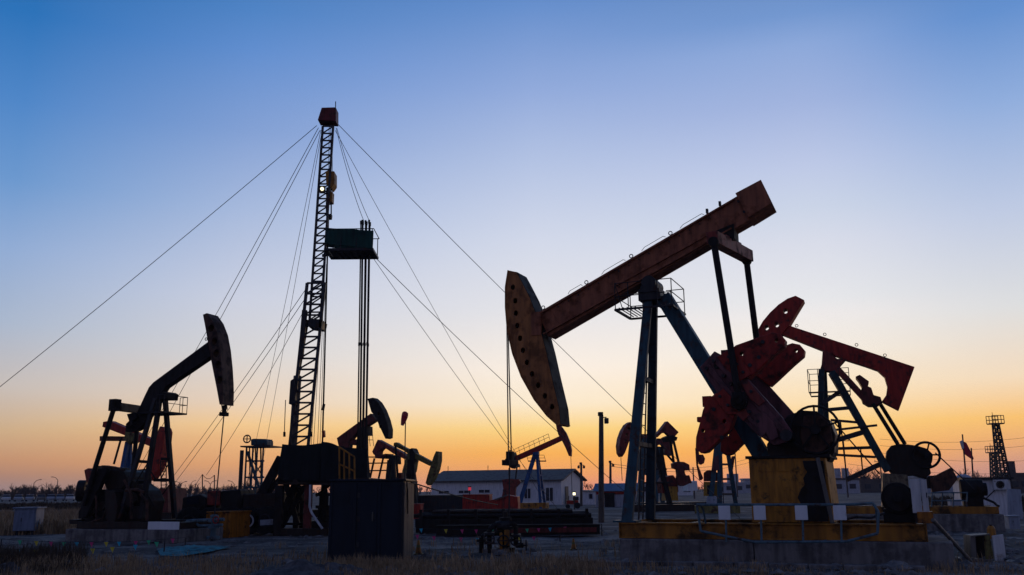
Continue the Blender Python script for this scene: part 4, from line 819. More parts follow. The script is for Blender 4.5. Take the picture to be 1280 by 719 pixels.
# ================================================================== yard
def shed():
    o = ground(411, 703); F = Frame(o, 0); T = thing_f('equipment_shed', 'navy metal equipment shed with ribbed grey side, nearest building', 'shed', F); P = F.p
    w = P(503, 706, 0).x; h = (P(415, 602, 0).z + P(504, 601, 0).z) / 2
    MB().box((0, 0, -.08), (w, 2.2, h)).build('body', 'navy_panel', T, .015)
    for x in (413, 443.5, 474, 501): u = P(x, 650, 0).x; MB().box((u - .035, -.03, .0), (u + .035, -.002, h - .03)).build('corner_post', 'navy_panel', T, .006)
    d = MB(); u0, u1 = P(447, 650, 0).x, P(471, 650, 0).x; d.box((u0, -.018, .08), (u1, -.003, h - .1)); d = d.build('door', 'navy_panel', T, .004)
    for z_ in (.35, h * .5, h - .4): MB().box((u0 - .02, -.035, z_), (u0 + .05, -.019, z_ + .12)).build('hinge', 'dark_steel', d)
    MB().tube((u1 - .1, -.05, h * .5), (u1 - .1, -.05, h * .5 + .22), .014).build('handle', 'grey_panel', d); MB().box((u1 - .14, -.04, h * .5 + .05), (u1 - .06, -.019, h * .5 + .17)).build('latch', 'dark_steel', d)
    for k_ in range(5): MB().box((P(419, 650, 0).x, -.022, h - .55 + k_ * .07), (P(436, 650, 0).x, -.003, h - .52 + k_ * .07)).build('louvre', 'navy_panel', T)
    m = MB(); k = 0
    for i in range(11): y = .05 + i * .2; m.box((w + .002, y, .02), (w + .03, y + .1, h - .04))
    m.build('ribbed_side', 'grey_panel', T, .008)
    m = MB(); m.box((-.04, -.05, h), (w + .06, 2.25, h + .05)); m.build('roof', 'navy_panel', T, .01)
    m = MB(); m.path([(w + .02, .4, h + .05), (w + .06, .3, h - .2), (w + .05, .5, h - .5), (w + .07, .35, h - .8)], .02); m.build('cable', 'black_iron', T)
    m = MB(); m.box((-.02, -.06, -.06), (w + .03, -.004, .1)); m.build('sill', 'navy_panel', T)
shed()
wire(at(514, 603, 24.6), at(622, 631, 40), .02, .06, label='thick cable running from the navy shed corner towards the red container', name='power_cable', mat='black_iron')

def box_thing(name, label, cat, x0, x1, y, top, deg, depth, mat, group=None, bevel=.03, ribs=0, ref=None):
    F = Frame(ground(x0, y), deg); T = thing_f(name, label, cat, F, group); P = F.p
    w = P(x1, y, 0).x; h = P((x0 + x1) / 2, top, 0).z
    MB().box((0, 0, -.05), (w, depth, h)).build('body', mat, T, bevel)
    n = ribs or max(2, int(w / .9)); 
    for i in range(n + 1): u = w * i / n; MB().box((u - .04, -.035, .05), (u + .04, -.002, h - .05)).build('rib', mat, T)
    MB().box((-.04, -.04, h), (w + .04, depth + .04, h + .05)).build('lid', mat, T, .01)
    return T, F, w, h
box_thing('container', 'long slate grey container behind the pipe racks', 'container', 516, 578, 645, 620, 4, 2.6, 'dark_steel')
box_thing('container', 'dark red container joined to the slate grey one', 'container', 579, 611, 645, 619, 4, 2.6, 'red_paint')
box_thing('container', 'small bright red box at the right side of the navy shed', 'box', 513, 525, 649, 631, 4, 1.2, 'red_paint', ribs=4)
def red_tank():
    F = Frame(ground(609, 645), 4); T = thing_f('tank', 'dark red mud tank with sloping pale topped edge right of the red container', 'tank', F); K = Kit(F, T)
    K.plate('body', [(609,645),(609,627),(634,619),(647,621),(648,645)], .3, 2.8, 'red_paint', bevel=.03); K.plate('top_strip', [(618,624),(634,618.5),(634,620),(619,625.5)], .1, .29, 'grey_panel')
    K.plate('rib', [(628,645),(628,622),(629.5,621.5),(629.5,645)], .2, .29, 'dull_red_paint')
red_tank()
T, F, w, h = box_thing('fuel_tank', 'mustard yellow square tank left of the rig carrier', 'tank', 258, 286, 671, 641, 14, 1.8, 'orange_paint', ribs=3)

def pipe_racks():
    F = Frame(ground(517, 668), 3); T = thing_f('pipe_rack', 'long low black pipe rack lying right of the navy shed', 'rack', F); P = F.p
    L = P(742, 668, 0).x; z = P(620, 648, 0).z
    for i in range(7):
        u = .2 + (L - .5) * i / 6; MB().box((u, .2, -.03), (u + .16, 4.6, z)).build('cross_beam', 'black_iron', T)
        MB().box((u, .1, -.03), (u + .12, .19, z + .35)).build('stop_post', 'black_iron', T)
    for w in (.35, 2.3, 4.3): MB().box((.0, w, z - .35), (L, w + .16, z - .01)).build('side_beam', 'black_iron', T)
    MB().box((.05, .21, .05), (L - .1, .34, z - .05)).build('skirt_panel', 'black_iron', T)
    random.seed(5)
    for i in range(14):
        r = .08; x0 = random.uniform(-.3, .5); w = .5 + i * .29
        o = MB().tube(F.world((x0, w, z + r)), F.world((L - .3 + random.uniform(-.5, .3), w, z + r)), r, n=10).build('drill_pipe', 'black_iron')
        tag(o, 'dark steel pipe lying flat on the long black rack', 'pipe', 'pipes lying on the long black rack')
    for i in range(9):
        w = .9 + i * .3; o = MB().tube(F.world((.6 + .2 * (i % 3), w, z + .235)), F.world((L - .8, w, z + .235)), .07, n=10).build('drill_pipe', 'oily_iron'); tag(o, 'dark steel pipe in the top layer stacked on the long black rack', 'pipe', 'pipes in the top layer on the long black rack')
    F2 = Frame(ground(545, 671), 1); T2 = thing_f('skid_beam', 'low dark steel skid with red edge strung with flags before the pipe rack', 'skid', F2); L2 = F2.p(750, 668, 0).x
    m = MB(); m.box((0, 0, .03), (L2, .12, .38)); m.box((0, -.05, .381), (L2, .17, .41)); m.build('front_beam', 'black_iron', T2)
    MB().box((0, 1.2, .03), (L2, 1.32, .38)).build('rear_beam', 'black_iron', T2); MB().box((.1, .13, .2), (L2 - .1, 1.19, .26)).build('deck', 'oily_iron', T2); MB().box((L2 * .45, -.07, .12), (L2 * .98, -.055, .3)).build('edge_strip', 'maroon_paint', T2)
pipe_racks()

def front_wellhead():
    c = WA / 2; q = FA.p(632, 690, c); o = FA.world((q.x, c, 0)); T = thing('wellhead', 'dark wellhead with valves in front, below the largest horse head', 'wellhead', o, 0)
    g = ground(632, 692); P = lambda x, y, w=0: Frame((o.x, o.y), 0).p(x, y, w)
    m = MB()
    for a, b, r in ((-.05, .14, .26), (.14, .3, .13), (.3, .38, .24), (.38, .62, .12), (.62, .7, .22), (.7, .86, .11), (.86, .95, .17), (.95, 1.1, .06)): m.tube((0, 0, a), (0, 0, b), r, n=16)
    m.build('tree_body', 'black_iron', T, .006)
    x0, x1 = P(602, 690).x, P(645, 690).x
    m = MB(); m.path([(x0, -.1, 0), (x0, -.1, .42), (x0 + .12, -.1, .52), (0, 0, .52)], .07, 10); m.tube((x0, -.1, .3), (x0, -.1, .37), .14, n=14); m.build('left_pipe', 'black_iron', T)
    m = MB(); m.path([(x0 + .22, -.25, 0), (x0 + .22, -.25, .62), (x0 + .34, -.2, .74), (x1 - .08, -.1, .78), (x1, -.1, .7), (x1, -.1, .2), (x1 + .2, -.15, .2)], .07, 10); m.build('flow_loop', 'black_iron', T)
    m = MB(); m.tube((x0 + .22, -.25, .25), (x0 + .22, -.25, .33), .15, n=14); m.tube((x0 + .22, -.25, .48), (x0 + .22, -.25, .56), .15, n=14); m.tube((-.25, -.12, .72), (.1, -.08, .76), .13, n=14); m.tube((x1, -.1, .42), (x1, -.1, .5), .15, n=14); m.build('flange', 'dark_steel', T)
    for v, ax in (((x0 + .22, -.48, .4), 'y'), ((x1 + .28, -.15, .2), 'x'), ((-.05, -.36, .34), 'y'), ((x1, -.33, .34), 'y')):
        m = MB(); m.ring(v, .14, .02, axis=ax, n=18)
        if ax == 'y': m.tube(v, (v[0], v[1] + .24, v[2]), .022); m.bar((v[0] - .13, v[1], v[2]), (v[0] + .13, v[1], v[2]), .02)
        else: m.tube(v, (v[0] - .2, v[1], v[2]), .022); m.bar((v[0], v[1] - .13, v[2]), (v[0], v[1] + .13, v[2]), .02)
        m.build('hand_wheel', 'dark_steel', T)
    MB().box((x0 + .5, -.3, .1), (x0 + .58, -.22, .55)).build('valve_stem', 'skid_yellow', T, .02); MB().box((x1 - .32, -.3, .2), (x1 - .18, -.18, .62)).build('valve_stem', 'yellow_paint', T, .02)
    MB().box((x1 - .9, -.3, -.04), (x1 - .2, .3, .12)).build('base_block', 'concrete', T, .03)
front_wellhead()

# long white building
def long_building():
    F = Frame(ground(702, 631), 22); T = thing_f('long_building', 'long white single storey building with dark gabled roof beyond the yard', 'building', F); P = F.p
    L = P(539, 622, 0).x; h = P(702, 600, 0).z; D = 8.0; hr = h + 1.05
    m = MB(); m.box((L, 0, -.1), (0, D, h)); m.add([(L, 0, h), (L, D, h), (L, D/2, hr)], [(0, 1, 2)]); m.add([(0, 0, h), (0, D, h), (0, D/2, hr)], [(0, 1, 2)]); m.build('wall', 'plaster_white', T)
    m = MB()
    for s in (0, 1):
        y0 = -.45 if s == 0 else D + .45; k = hr + .12; e = h - .1
        m.add([(L - .4, y0, e), (.4, y0, e), (.4, D/2, k), (L - .4, D/2, k), (L - .4, y0, e + .14), (.4, y0, e + .14), (.4, D/2, k + .14), (L - .4, D/2, k + .14)], [(0,1,2,3),(4,5,6,7),(0,1,5,4),(1,2,6,5),(2,3,7,6),(3,0,4,7)])
    m.build('roof', 'roof_brown', T)
    def win(x0, x1, y0, y1, nm='window', div=2):
        a, b = P(x0, y1, 0), P(x1, y0, 0)
        f = MB(); t = .07
        f.box((a.x, -.06, a.z), (b.x, -.003, a.z + t)); f.box((a.x, -.06, b.z - t), (b.x, -.003, b.z)); f.box((a.x, -.06, a.z + t), (a.x + t, -.003, b.z - t)); f.box((b.x - t, -.06, a.z + t), (b.x, -.003, b.z - t))
        for k in range(1, div): u = a.x + (b.x - a.x) * k / div; f.box((u - .03, -.05, a.z + t), (u + .03, -.003, b.z - t))
        o = f.build(nm, 'plaster_white', T); MB().box((a.x + t, -.03, a.z + t), (b.x - t, -.004, b.z - t)).build('pane', 'glass_dark', o)
    win(548, 562, 613, 618); win(573, 587, 612.5, 617.5); win(598, 613, 611.5, 617)
    win(655, 664, 610, 624, 'door', 2); win(682, 692, 609, 627, 'door', 2); win(628, 636, 611, 617)
    MB().box((.06, 1.2, 0), (.1, 2.2, 2.0)).build('door', 'grey_panel', T)
    for x in (560, 610, 650): q = P(x, 598, D/2); MB().tube((q.x, D/2, hr), (q.x, D/2, hr + .8), .04).build('vent_pipe', 'dark_steel', T)
long_building()
# lit red lamp on the building's front and the white lamp beyond
def lamp_on_post(name, label, x, ytop, ybase, Y, mat, r=.12, ph=None):
    b = at(x, ybase, Y); t = at(x, ytop, Y); T = thing(name, label, 'lamp', (b.x, Y, 0))
    MB().tube((0, 0, -.1), (0, 0, t.z), .05).build('post', 'dark_steel', T); m = MB(); m.tube((0, -.04, t.z), (0, -.04, t.z + 2 * r), r, n=14); m.build('lens', mat, T); MB().tube((0, -.04, t.z + 2 * r + .004), (0, -.04, t.z + 2 * r + .08), r * 1.2, n=14).build('cap', 'dark_steel', T)
lamp_on_post('warning_lamp', 'red warning lamp glowing before the long white building', 587, 613, 632, 70, 'lamp_red', .11)
lamp_on_post('work_lamp', 'bright white work lamp at the right end of the long white building', 718, 619, 634, 80, 'lamp_glow', .11)
lamp_on_post('warning_lamp', 'small red warning lamp glowing left of the mustard tank', 252.5, 632.5, 650, 44, 'lamp_red', .10)
def tractor():
    F = Frame(ground(706, 636), 0); T = thing_f('tractor', 'small red tractor parked beside the white work lamp', 'tractor', F)
    MB().box((.3, .2, .6), (1.9, 1.1, 1.1)).build('body', 'red_paint', T, .08); MB().box((1.2, .2, 1.11), (1.95, 1.1, 1.6)).build('cab', 'glass_dark', T, .08)
    for u, r in ((.45, .28), (1.75, .42)):
        for w in (.0, 1.15): MB().tube((u, w, r), (u, w + .25, r), r, n=20).build('wheel', 'rubber', T, .04)
    MB().tube((.6, .65, 1.1), (.6, .65, 1.7), .05).build('exhaust', 'black_iron', T); T.scale = (.65, .65, .65)
tractor()

# poles
def lamp_pole(x, y0, y1, r, label, Y=None, arms=1):
    b = ground(x, y1) if Y is None else Vector((at(x, y1, Y).x, Y, 0)); t = at(x, y0, b.y); T = thing('lamp_pole', label, 'lamp post', b); h = t.z
    MB().tube((0, 0, -.1), (t.x - b.x, 0, h), r, r * .75, n=12).build('pole', 'wood_pole', T); dx = t.x - b.x
    for s in range(arms):
        sg = 1 if s == 0 else -1; m = MB(); m.bar((dx, 0, h - .12), (dx + sg * .28, 0, h - .12), .05); m.build('arm', 'dark_steel', T)
        MB().box((dx + sg * .16, -.14, h - .45), (dx + sg * .38, .14, h - .16)).build('lamp_head', 'dark_steel', T, .03)
    MB().box((dx - .17, -.12, h - .05), (dx + .1, .12, h + .16)).build('cap_light', 'dark_steel', T, .03)
    return T
lamp_pole(751.5, 519, 653, .16, 'tall grey concrete lamp pole standing alone in mid yard')
lamp_pole(726.5, 580, 630, .14, 'short distant lamp pole with lamps on both sides over the white building end', 95, 2)
lamp_pole(763, 578, 628, .15, 'short distant lamp pole right of the tall concrete one', 95, 1)
def street_lamp(x, y0, Y, arm, two, label):
    b = at(x, 620, Y); t = at(x, y0, Y); h = t.z; T = thing('street_lamp', label, 'street lamp', (b.x, Y, 0), group='street lamps along the far road')
    MB().tube((0, 0, 0), (0, 0, h), .16, .09, n=8).build('pole', 'dark_steel', T)
    for s in ((1, -1) if two else (1,)):
        e = arm * s; MB().path([(0, 0, h - .1), (e * .45, 0, h + .6), (e, 0, h + .8)], .07, 6).build('arm', 'dark_steel', T); MB().box((min(e, e * 1.35), -.15, h + .72), (max(e, e * 1.35), .15, h + .9)).build('lamp_head', 'grey_panel', T)
for a in ((41, 603.5, 260, 1.5, False, 'leftmost slender street lamp over the treeline, arm to the right'), (70.5, 600, 260, -1.4, False, 'slender street lamp over the treeline with arm to the left'),
          (225, 606, 250, 1.2, True, 'twin armed street lamp just right of the black pumpjack'), (262, 605, 250, 1.2, True, 'twin armed street lamp below the anchor posts'), (292, 605, 250, -1.3, False, 'street lamp beside the standpipe of the small blue derrick'), (238, 604, 330, 1.2, False, 'faint farther street lamp between the two twin armed ones')):
    street_lamp(*a)
# windsock
def windsock():
    Y = 52; b = at(505, 640, Y); t = at(505.5, 531, Y); T = thing('windsock', 'drooping red and white windsock on a thin mast', 'windsock', (b.x, Y, 0)); h = t.z
    MB().tube((0, 0, -.1), (0, 0, h + .2), .03).build('pole', 'dark_steel', T)
    p = [(507, 514.5, .06), (506.6, 516, .17), (506, 520, .19), (504.4, 526, .15), (502.6, 532, .08)]; m = MB(); pr = [(at(x, y, Y) - Vector((b.x, Y, 0)), r) for x, y, r in p]
    for i, ((a, ra), (c, rc)) in enumerate(zip(pr, pr[1:])): MB().tube(a, c, ra, rc, n=14).build('sleeve_band', 'windsock_red' if i % 2 else 'flag_red', T)
windsock()

# blue roofed site cabins behind the pole
def cabin(label, x0, x1, y, eave, ridge, deg, D, wall, roof, Y=None, wins=()):
    F = Frame(ground(x0, y), deg); T = thing_f('site_cabin', label, 'cabin', F); P = F.p; w = P(x1, y, 0).x; h = P(x0, eave, 0).z; k = P((x0 + x1) / 2, ridge, 0).z
    MB().box((0, 0, -.1), (w, D, h)).build('wall', wall, T)
    m = MB(); m.add([(-.2, -.25, h), (w + .2, -.25, h), (w + .2, D + .2, h), (-.2, D + .2, h), (-.2, D * .45, k), (w + .2, D * .45, k)], [(0, 1, 5, 4), (2, 3, 4, 5), (0, 4, 3), (1, 2, 5), (3, 2, 1, 0)]); m.build('roof', roof, T)
    for a, b, c, d in wins:
        p, q = P(a, d, 0), P(b, c, 0); o = MB().box((p.x, -.05, p.z), (q.x, -.003, q.z)).build('window', 'cabinet_grey', T); MB().box((p.x + .06, -.07, p.z + .06), (q.x - .06, -.051, q.z - .06)).build('pane', 'glass_dark', o)
    return T, F, w, h
cabin('small white cabin with a square window left of the blue roofed one', 728, 744, 631, 614, 612.5, 10, 4, 'plaster_white', 'roof_brown', wins=((736, 741, 617, 624),))
T, F, w, h = cabin('blue roofed cabin with red stripe behind the tall lamp pole', 744.5, 796, 634, 614, 604, 10, 5, 'pale_building', 'blue_roof', wins=((747, 751, 618, 626),))
MB().box((.1, -.06, h - .32), (w, -.004, h - .06)).build('stripe', 'red_paint', T); a, b = F.p(756, 633, 0), F.p(768, 616, 0); MB().box((a.x, -.08, 0), (b.x, -.004, b.z)).build('dark_door', 'black_iron', T)

# right hand side
def white_cabin():
    F = Frame(ground(1211, 645), 12); T = thing_f('site_cabin', 'white flat roofed site cabin with blue window and wall air conditioner, far right', 'cabin', F); P = F.p
    w = P(1268, 645, 0).x; h = P(1213, 600, 0).z
    MB().box((0, 0, -.1), (w, 3.0, h)).build('wall', 'plaster_white', T, .02); MB().box((-.15, -.2, h), (w + .15, 3.1, h + .14)).build('roof', 'dark_steel', T)
    a, b = P(1223, 617, 0), P(1232.5, 603.5, 0); o = MB().box((a.x, -.05, a.z), (b.x, -.003, b.z)).build('window', 'blue_roof', T); MB().box((a.x + .06, -.07, a.z + .06), (b.x - .06, -.052, b.z - .06)).build('pane', 'bright_blue_paint', o)
    q = P(1249.5, 606, 0); o = MB().box((q.x - .4, -.3, q.z - .28), (q.x + .4, -.003, q.z + .28)).build('air_conditioner', 'white_panel', T, .02); m = MB(); m.ring((q.x - .05, -.31, q.z), .2, .02, n=20); m.disc((q.x - .05, q.z), .17, -.315, -.301, 20); m.build('fan_grille', 'black_iron', o)
    MB().path([(q.x - .3, -.05, q.z - .3), (q.x - .8, -.06, q.z - .75), (q.x - 2.0, -.06, q.z - .7)], .03).build('pipe', 'dark_steel', T)
    F2 = Frame(ground(1260, 648), 12); d = thing_f('steel_sheet', 'grey steel door sheet standing against the white cabin end', 'sheet', F2); K = Kit(F2, d); K.plate('sheet', [(1260,648),(1259,611),(1276,612),(1279,649)], 0, .08, 'cabinet_grey')
    F3 = Frame(ground(1200, 640), 10); T3 = thing_f('round_tank', 'pale domed tank behind the white cabin', 'tank', F3); q = F3.p(1210, 600, 0)
    m = MB(); R_ = .62; z0 = q.z - .1; m.tube((q.x, 1, 0), (q.x, 1, z0), R_, n=24)
    for i in range(6): t0, t1 = i * math.pi / 12, (i + 1) * math.pi / 12; m.tube((q.x, 1, z0 + R_ * math.sin(t0) * .8), (q.x, 1, z0 + R_ * math.sin(t1) * .8), R_ * math.cos(t0), max(.01, R_ * math.cos(t1)), n=24)
    m.build('shell', 'pale_building', T3, smooth=False); MB().tube((q.x + .4, .38, .2), (q.x + .4, .36, z0), .04).build('gauge_pipe', 'dark_steel', T3)
white_cabin()
def pale_clutter():
    for i, (x0, x1, y, top, mat, l) in enumerate(((1130, 1142, 640, 616, 'plaster_white', 'small pale cabinet seen between the red pumpjack stand and motor'), (1190, 1204, 646, 626, 'cabinet_grey', 'low grey box before the domed tank'), (1262, 1276, 660, 646, 'cabinet_grey', 'low grey box on the ground under the steel sheet'))):
        F = Frame(ground(x0, y), 10); T = thing_f('equipment_box', l, 'box', F); w = F.p(x1, y, 0).x; h = F.p(x0, top, 0).z
        MB().box((0, 0, -.05), (w, .6, h)).build('body', mat, T, .015); MB().box((-.03, -.04, h), (w + .03, .64, h + .05)).build('lid', mat, T, .008); MB().box((w * .3, -.015, h * .2), (w * .9, -.002, h * .9)).build('door', mat, T); MB().box((w * .36, -.035, h * .5), (w * .4, -.016, h * .65)).build('handle', 'dark_steel', T)
pale_clutter()
def flags():
    Y = 66
    def pole(x0, y0, x1, y1, label, group=None):
        a = at(x1, y1, Y); t = at(x0, y0, Y); T = thing('flagpole', label, 'flagpole', (a.x, Y, 0)); MB().tube((0, 0, -.1), (t.x - a.x, 0, t.z), .07, .05).build('pole', 'wood_pole', T); return T, a
    T, a = pole(1203, 543, 1211, 640, 'flagpole with limp red flag behind the white cabin')
    pts = [(1204.5, 552), (1208, 554), (1212, 562), (1217, 573), (1216, 575), (1210, 571), (1206, 568), (1203.5, 563)]; m = MB(); v = [at(x, y, Y) - Vector((a.x, Y, 0)) for x, y in pts]; m.prism([(q.x, q.z) for q in v], -.03, .03); m.build('flag', 'flag_red', T)
    m = MB(); v = [at(x, y, Y) - Vector((a.x, Y, 0)) for x, y in [(1199, 552), (1203, 550), (1204.3, 560), (1202, 562)]]; m.prism([(q.x, q.z) for q in v], -.1, -.05); m.build('flag', 'white_panel', T)
    T, a = pole(1214, 560, 1219, 640, 'short bare flagpole leaning beside the red flag')
flags()
def lattice_tower(label, x0, y0, x1, y1, Y, wt, wb):
    b = at(x1, y1, Y); t = at(x0, y0, Y); T = thing('radio_tower', label, 'tower', (b.x, Y, 0)); dx = t.x - b.x; h = t.z; m = MB(); n = 11
    C4 = [(sx, sy) for sx, sy in ((-1,-1),(1,-1),(1,1),(-1,1))]; lv = lambda f: [Vector((dx * f + sx * (wb + (wt - wb) * f) / 2, sy * (wb + (wt - wb) * f) / 2, h * f)) for sx, sy in C4]
    for i in range(4): m.bar(lv(0)[i], lv(1)[i], .13)
    for k in range(n):
        A, B = lv(k / n), lv((k + 1) / n)
        for i in range(4): m.bar(A[i], B[(i+1) % 4], .08); m.bar(B[i], B[(i+1) % 4], .08); m.bar(A[(i+1) % 4], B[i], .08)
    m.build('lattice', 'dark_steel', T)
    m = MB(); s = .66; m.box((dx - s, -s, h - .05), (dx + s, s, h + .08)); m.build('deck', 'dark_steel', T); m = MB()
    for i in range(5):
        u = dx - s + 2 * s * i / 4
        for w in (-s, s): m.tube((u, w, h), (u, w, h + .9), .04)
    for z_ in (.45, .9):
        for w in (-s, s): m.tube((dx - s, w, h + z_), (dx + s, w, h + z_), .04)
    m.build('deck_rail', 'dark_steel', T); MB().tube((dx - .2, 0, h), (dx - .25, 0, h + 1.3), .03).build('aerial', 'dark_steel', T)
lattice_tower('steel lattice floodlight tower with railed top deck at the far right', 1244.5, 530, 1258.5, 622, 105, .5, 1.15)
lattice_tower('slim distant grey lattice column left of the railed tower', 1241, 566, 1245, 622, 130, .6, .9)
# broken cabinet and pieces lying right front
def junk():
    F = Frame(ground(1222, 699), 8); T = thing_f('broken_cabinet', 'open rusty equipment box with a bent white door at far right front', 'cabinet', F); K = Kit(F, T)
    K.plate('side', [(1214,697),(1213,671),(1219,669),(1221,697)], 0, .5, 'grey_panel'); K.plate('back_panel', [(1221,697),(1219,669),(1236,668),(1238,699)], .42, .46, 'black_iron'); K.plate('top', [(1214,671),(1214,669.5),(1238,667.5),(1238,669)], -.04, .5, 'grey_panel')
    K.plate('door', [(1240,670),(1254,668),(1258.5,703),(1244,701)], -.12, -.07, 'white_panel', bevel=.01); K.plate('frame', [(1233,700),(1231,668),(1237,667),(1243,701)], -.02, .04, 'olive_paint'); K.plate('base', [(1197,700),(1200,698),(1240,700),(1238,703)], -.2, .4, 'grey_panel')
    g = ground(1240, 672); T = thing('barrel', 'small yellow drum standing behind the open equipment box', 'barrel', g); m = MB()
    for a, b, r0, r1 in ((-.03, .28, .14, .13), (.28, .38, .13, .08)): m.tube((0, 0, a), (0, 0, b), r0, r1, n=16)
    m.build('body', 'yellow_paint', T); MB().tube((0, 0, .38), (0, 0, .42), .04).build('cap', 'black_iron', T)
    random.seed(11)
    for i, (x, y, s, l) in enumerate(((1120, 712, .45, 'flat pale slab lying before the plinth, bottom right'), (1075, 703, .3, 'broken concrete lump near the middle of the plinth foot'), (1262, 690, .25, 'small grey stone at the far right edge'), (1045, 709, .22, 'small stone left of the flat pale slab'), (375, 716, .35, 'big grey clod at the top of the earth heap'), (628, 693, .28, 'pale stone beside the dark front wellhead'), (660, 690, .3, 'wide pale stone right of the dark front wellhead'))):
        g = ground(x, y); bm = bmesh.new(); bmesh.ops.create_icosphere(bm, subdivisions=3, radius=1)
        for v in bm.verts: v.co = Vector((v.co.x * s, v.co.y * s * .7, v.co.z * s * .38)) * (1 + .35 * noise.noise(v.co * 1.7 + Vector((i * 3, 0, 0))))
        m = MB(); m.add([q.co.copy() for q in bm.verts], [tuple(v.index for v in f.verts) for f in bm.faces]); bm.free(); o = m.build('stone', 'concrete'); o.location = g; o.rotation_euler = (0, 0, random.random() * 3); tag(o, l, 'stone')
junk()
# power lines far right
pg = 'power lines over the right horizon'
for i, (x0, y0, x1, y1, l) in enumerate(((1100, 549, 1330, 540, 'highest thin power line over the right horizon'), (1100, 557, 1330, 551, 'second power line over the right horizon'), (1100, 566, 1330, 572, 'third power line over the right horizon'), (1060, 580, 1330, 588, 'lowest power line over the right horizon'), (763, 580, 940, 572, 'faint power line passing behind the front pumpjack post'), (763, 583, 940, 577, 'lower faint power line crossing behind the front pumpjack post'))):
    wire(at(x0, y0, 95 if x0 == 763 else 150), at(x1, y1, 150), .022, 1.0, label=l, group=pg, name='power_line')
def util_pole(x, y0, Y, label):
    b = at(x, 620, Y); t = at(x, y0, Y); T = thing('utility_pole', label, 'pole', (b.x, Y, 0)); MB().tube((0, 0, 0), (0, 0, t.z), .14, .1).build('pole', 'wood_pole', T); MB().bar((-.9, 0, t.z - .4), (.9, 0, t.z - .4), .1).build('crossarm', 'wood_pole', T)
    for u in (-.8, 0, .8): MB().tube((u, 0, t.z - .34), (u, 0, t.z - .1), .05).build('insulator', 'grey_panel', T)
util_pole(868, 584, 150, 'distant utility pole between the arched tail and yellow stand pumpjacks'); util_pole(922, 560, 170, 'distant utility pole right of the ladder legs'); util_pole(1104, 574, 150, 'distant utility pole seen through the red pumpjack braces'); util_pole(1330, 532, 150, 'utility pole beyond the right edge carrying the power lines'); util_pole(1060, 548, 150, 'utility pole hidden behind the red pumpjack post carrying the power lines')

# distant buildings
def far_block(label, x0, x1, top, Y, mat, roof=None, chim=0):
    a = at(x0, 612, Y); b = at(x1, 612, Y); t = at((x0 + x1) / 2, top, Y); w = b.x - a.x; h = t.z; T = thing('far_building', label, 'building', (a.x, Y, 0)); D = min(20, w)
    MB().box((0, 0, -.5), (w, D, h)).build('wall', mat, T)
    MB().box((-.3, -.3, h), (w + .3, D + .3, h + .5)).build('roof', roof or mat, T)
    n = max(2, int(w / 5)); rows = max(1, int(h / 3.2))
    for r in range(min(rows, 3)):
        for i in range(min(n, 9)): u = w * (i + .5) / min(n, 9); z0 = h * (r + .35) / rows; MB().box((u - .8, -.08, z0), (u + .8, -.003, z0 + 1.2)).build('window', 'glass_dark', T)
    for c in range(chim): MB().box((w * (.3 + .3 * c), D * .4, h + .5), (w * (.3 + .3 * c) + 1.4, D * .6, h + 3.0)).build('chimney', mat, T)
for a in (('pale block on the skyline right of the ladder legs', 931, 950, 600, 300, 'pale_building'), ('low pale works on the skyline just left of the yellow stand', 905, 931, 605, 280, 'pale_building', None, 2), ('low grey shed on the skyline behind the yellow stand legs', 885, 905, 609, 260, 'cabinet_grey'),
          ('violet grey building with chimneys seen under the red pumpjack', 1040, 1075, 600, 240, 'pale_building', 'roof_brown', 2), ('long low building right of the violet grey one', 1076, 1112, 601, 260, 'roof_brown', 'roof_brown'), ('low works building behind the drilled red pumpjack', 800, 832, 606, 240, 'pale_building'), ('low white house behind the arched tail pumpjack', 836, 866, 607, 220, 'plaster_white'), ('low grey block behind the white cabin', 1150, 1192, 597, 240, 'cabinet_grey'), ('dark plant hall at the right edge of the skyline', 1262, 1290, 594, 200, 'roof_brown', None, 1)): far_block(*a)

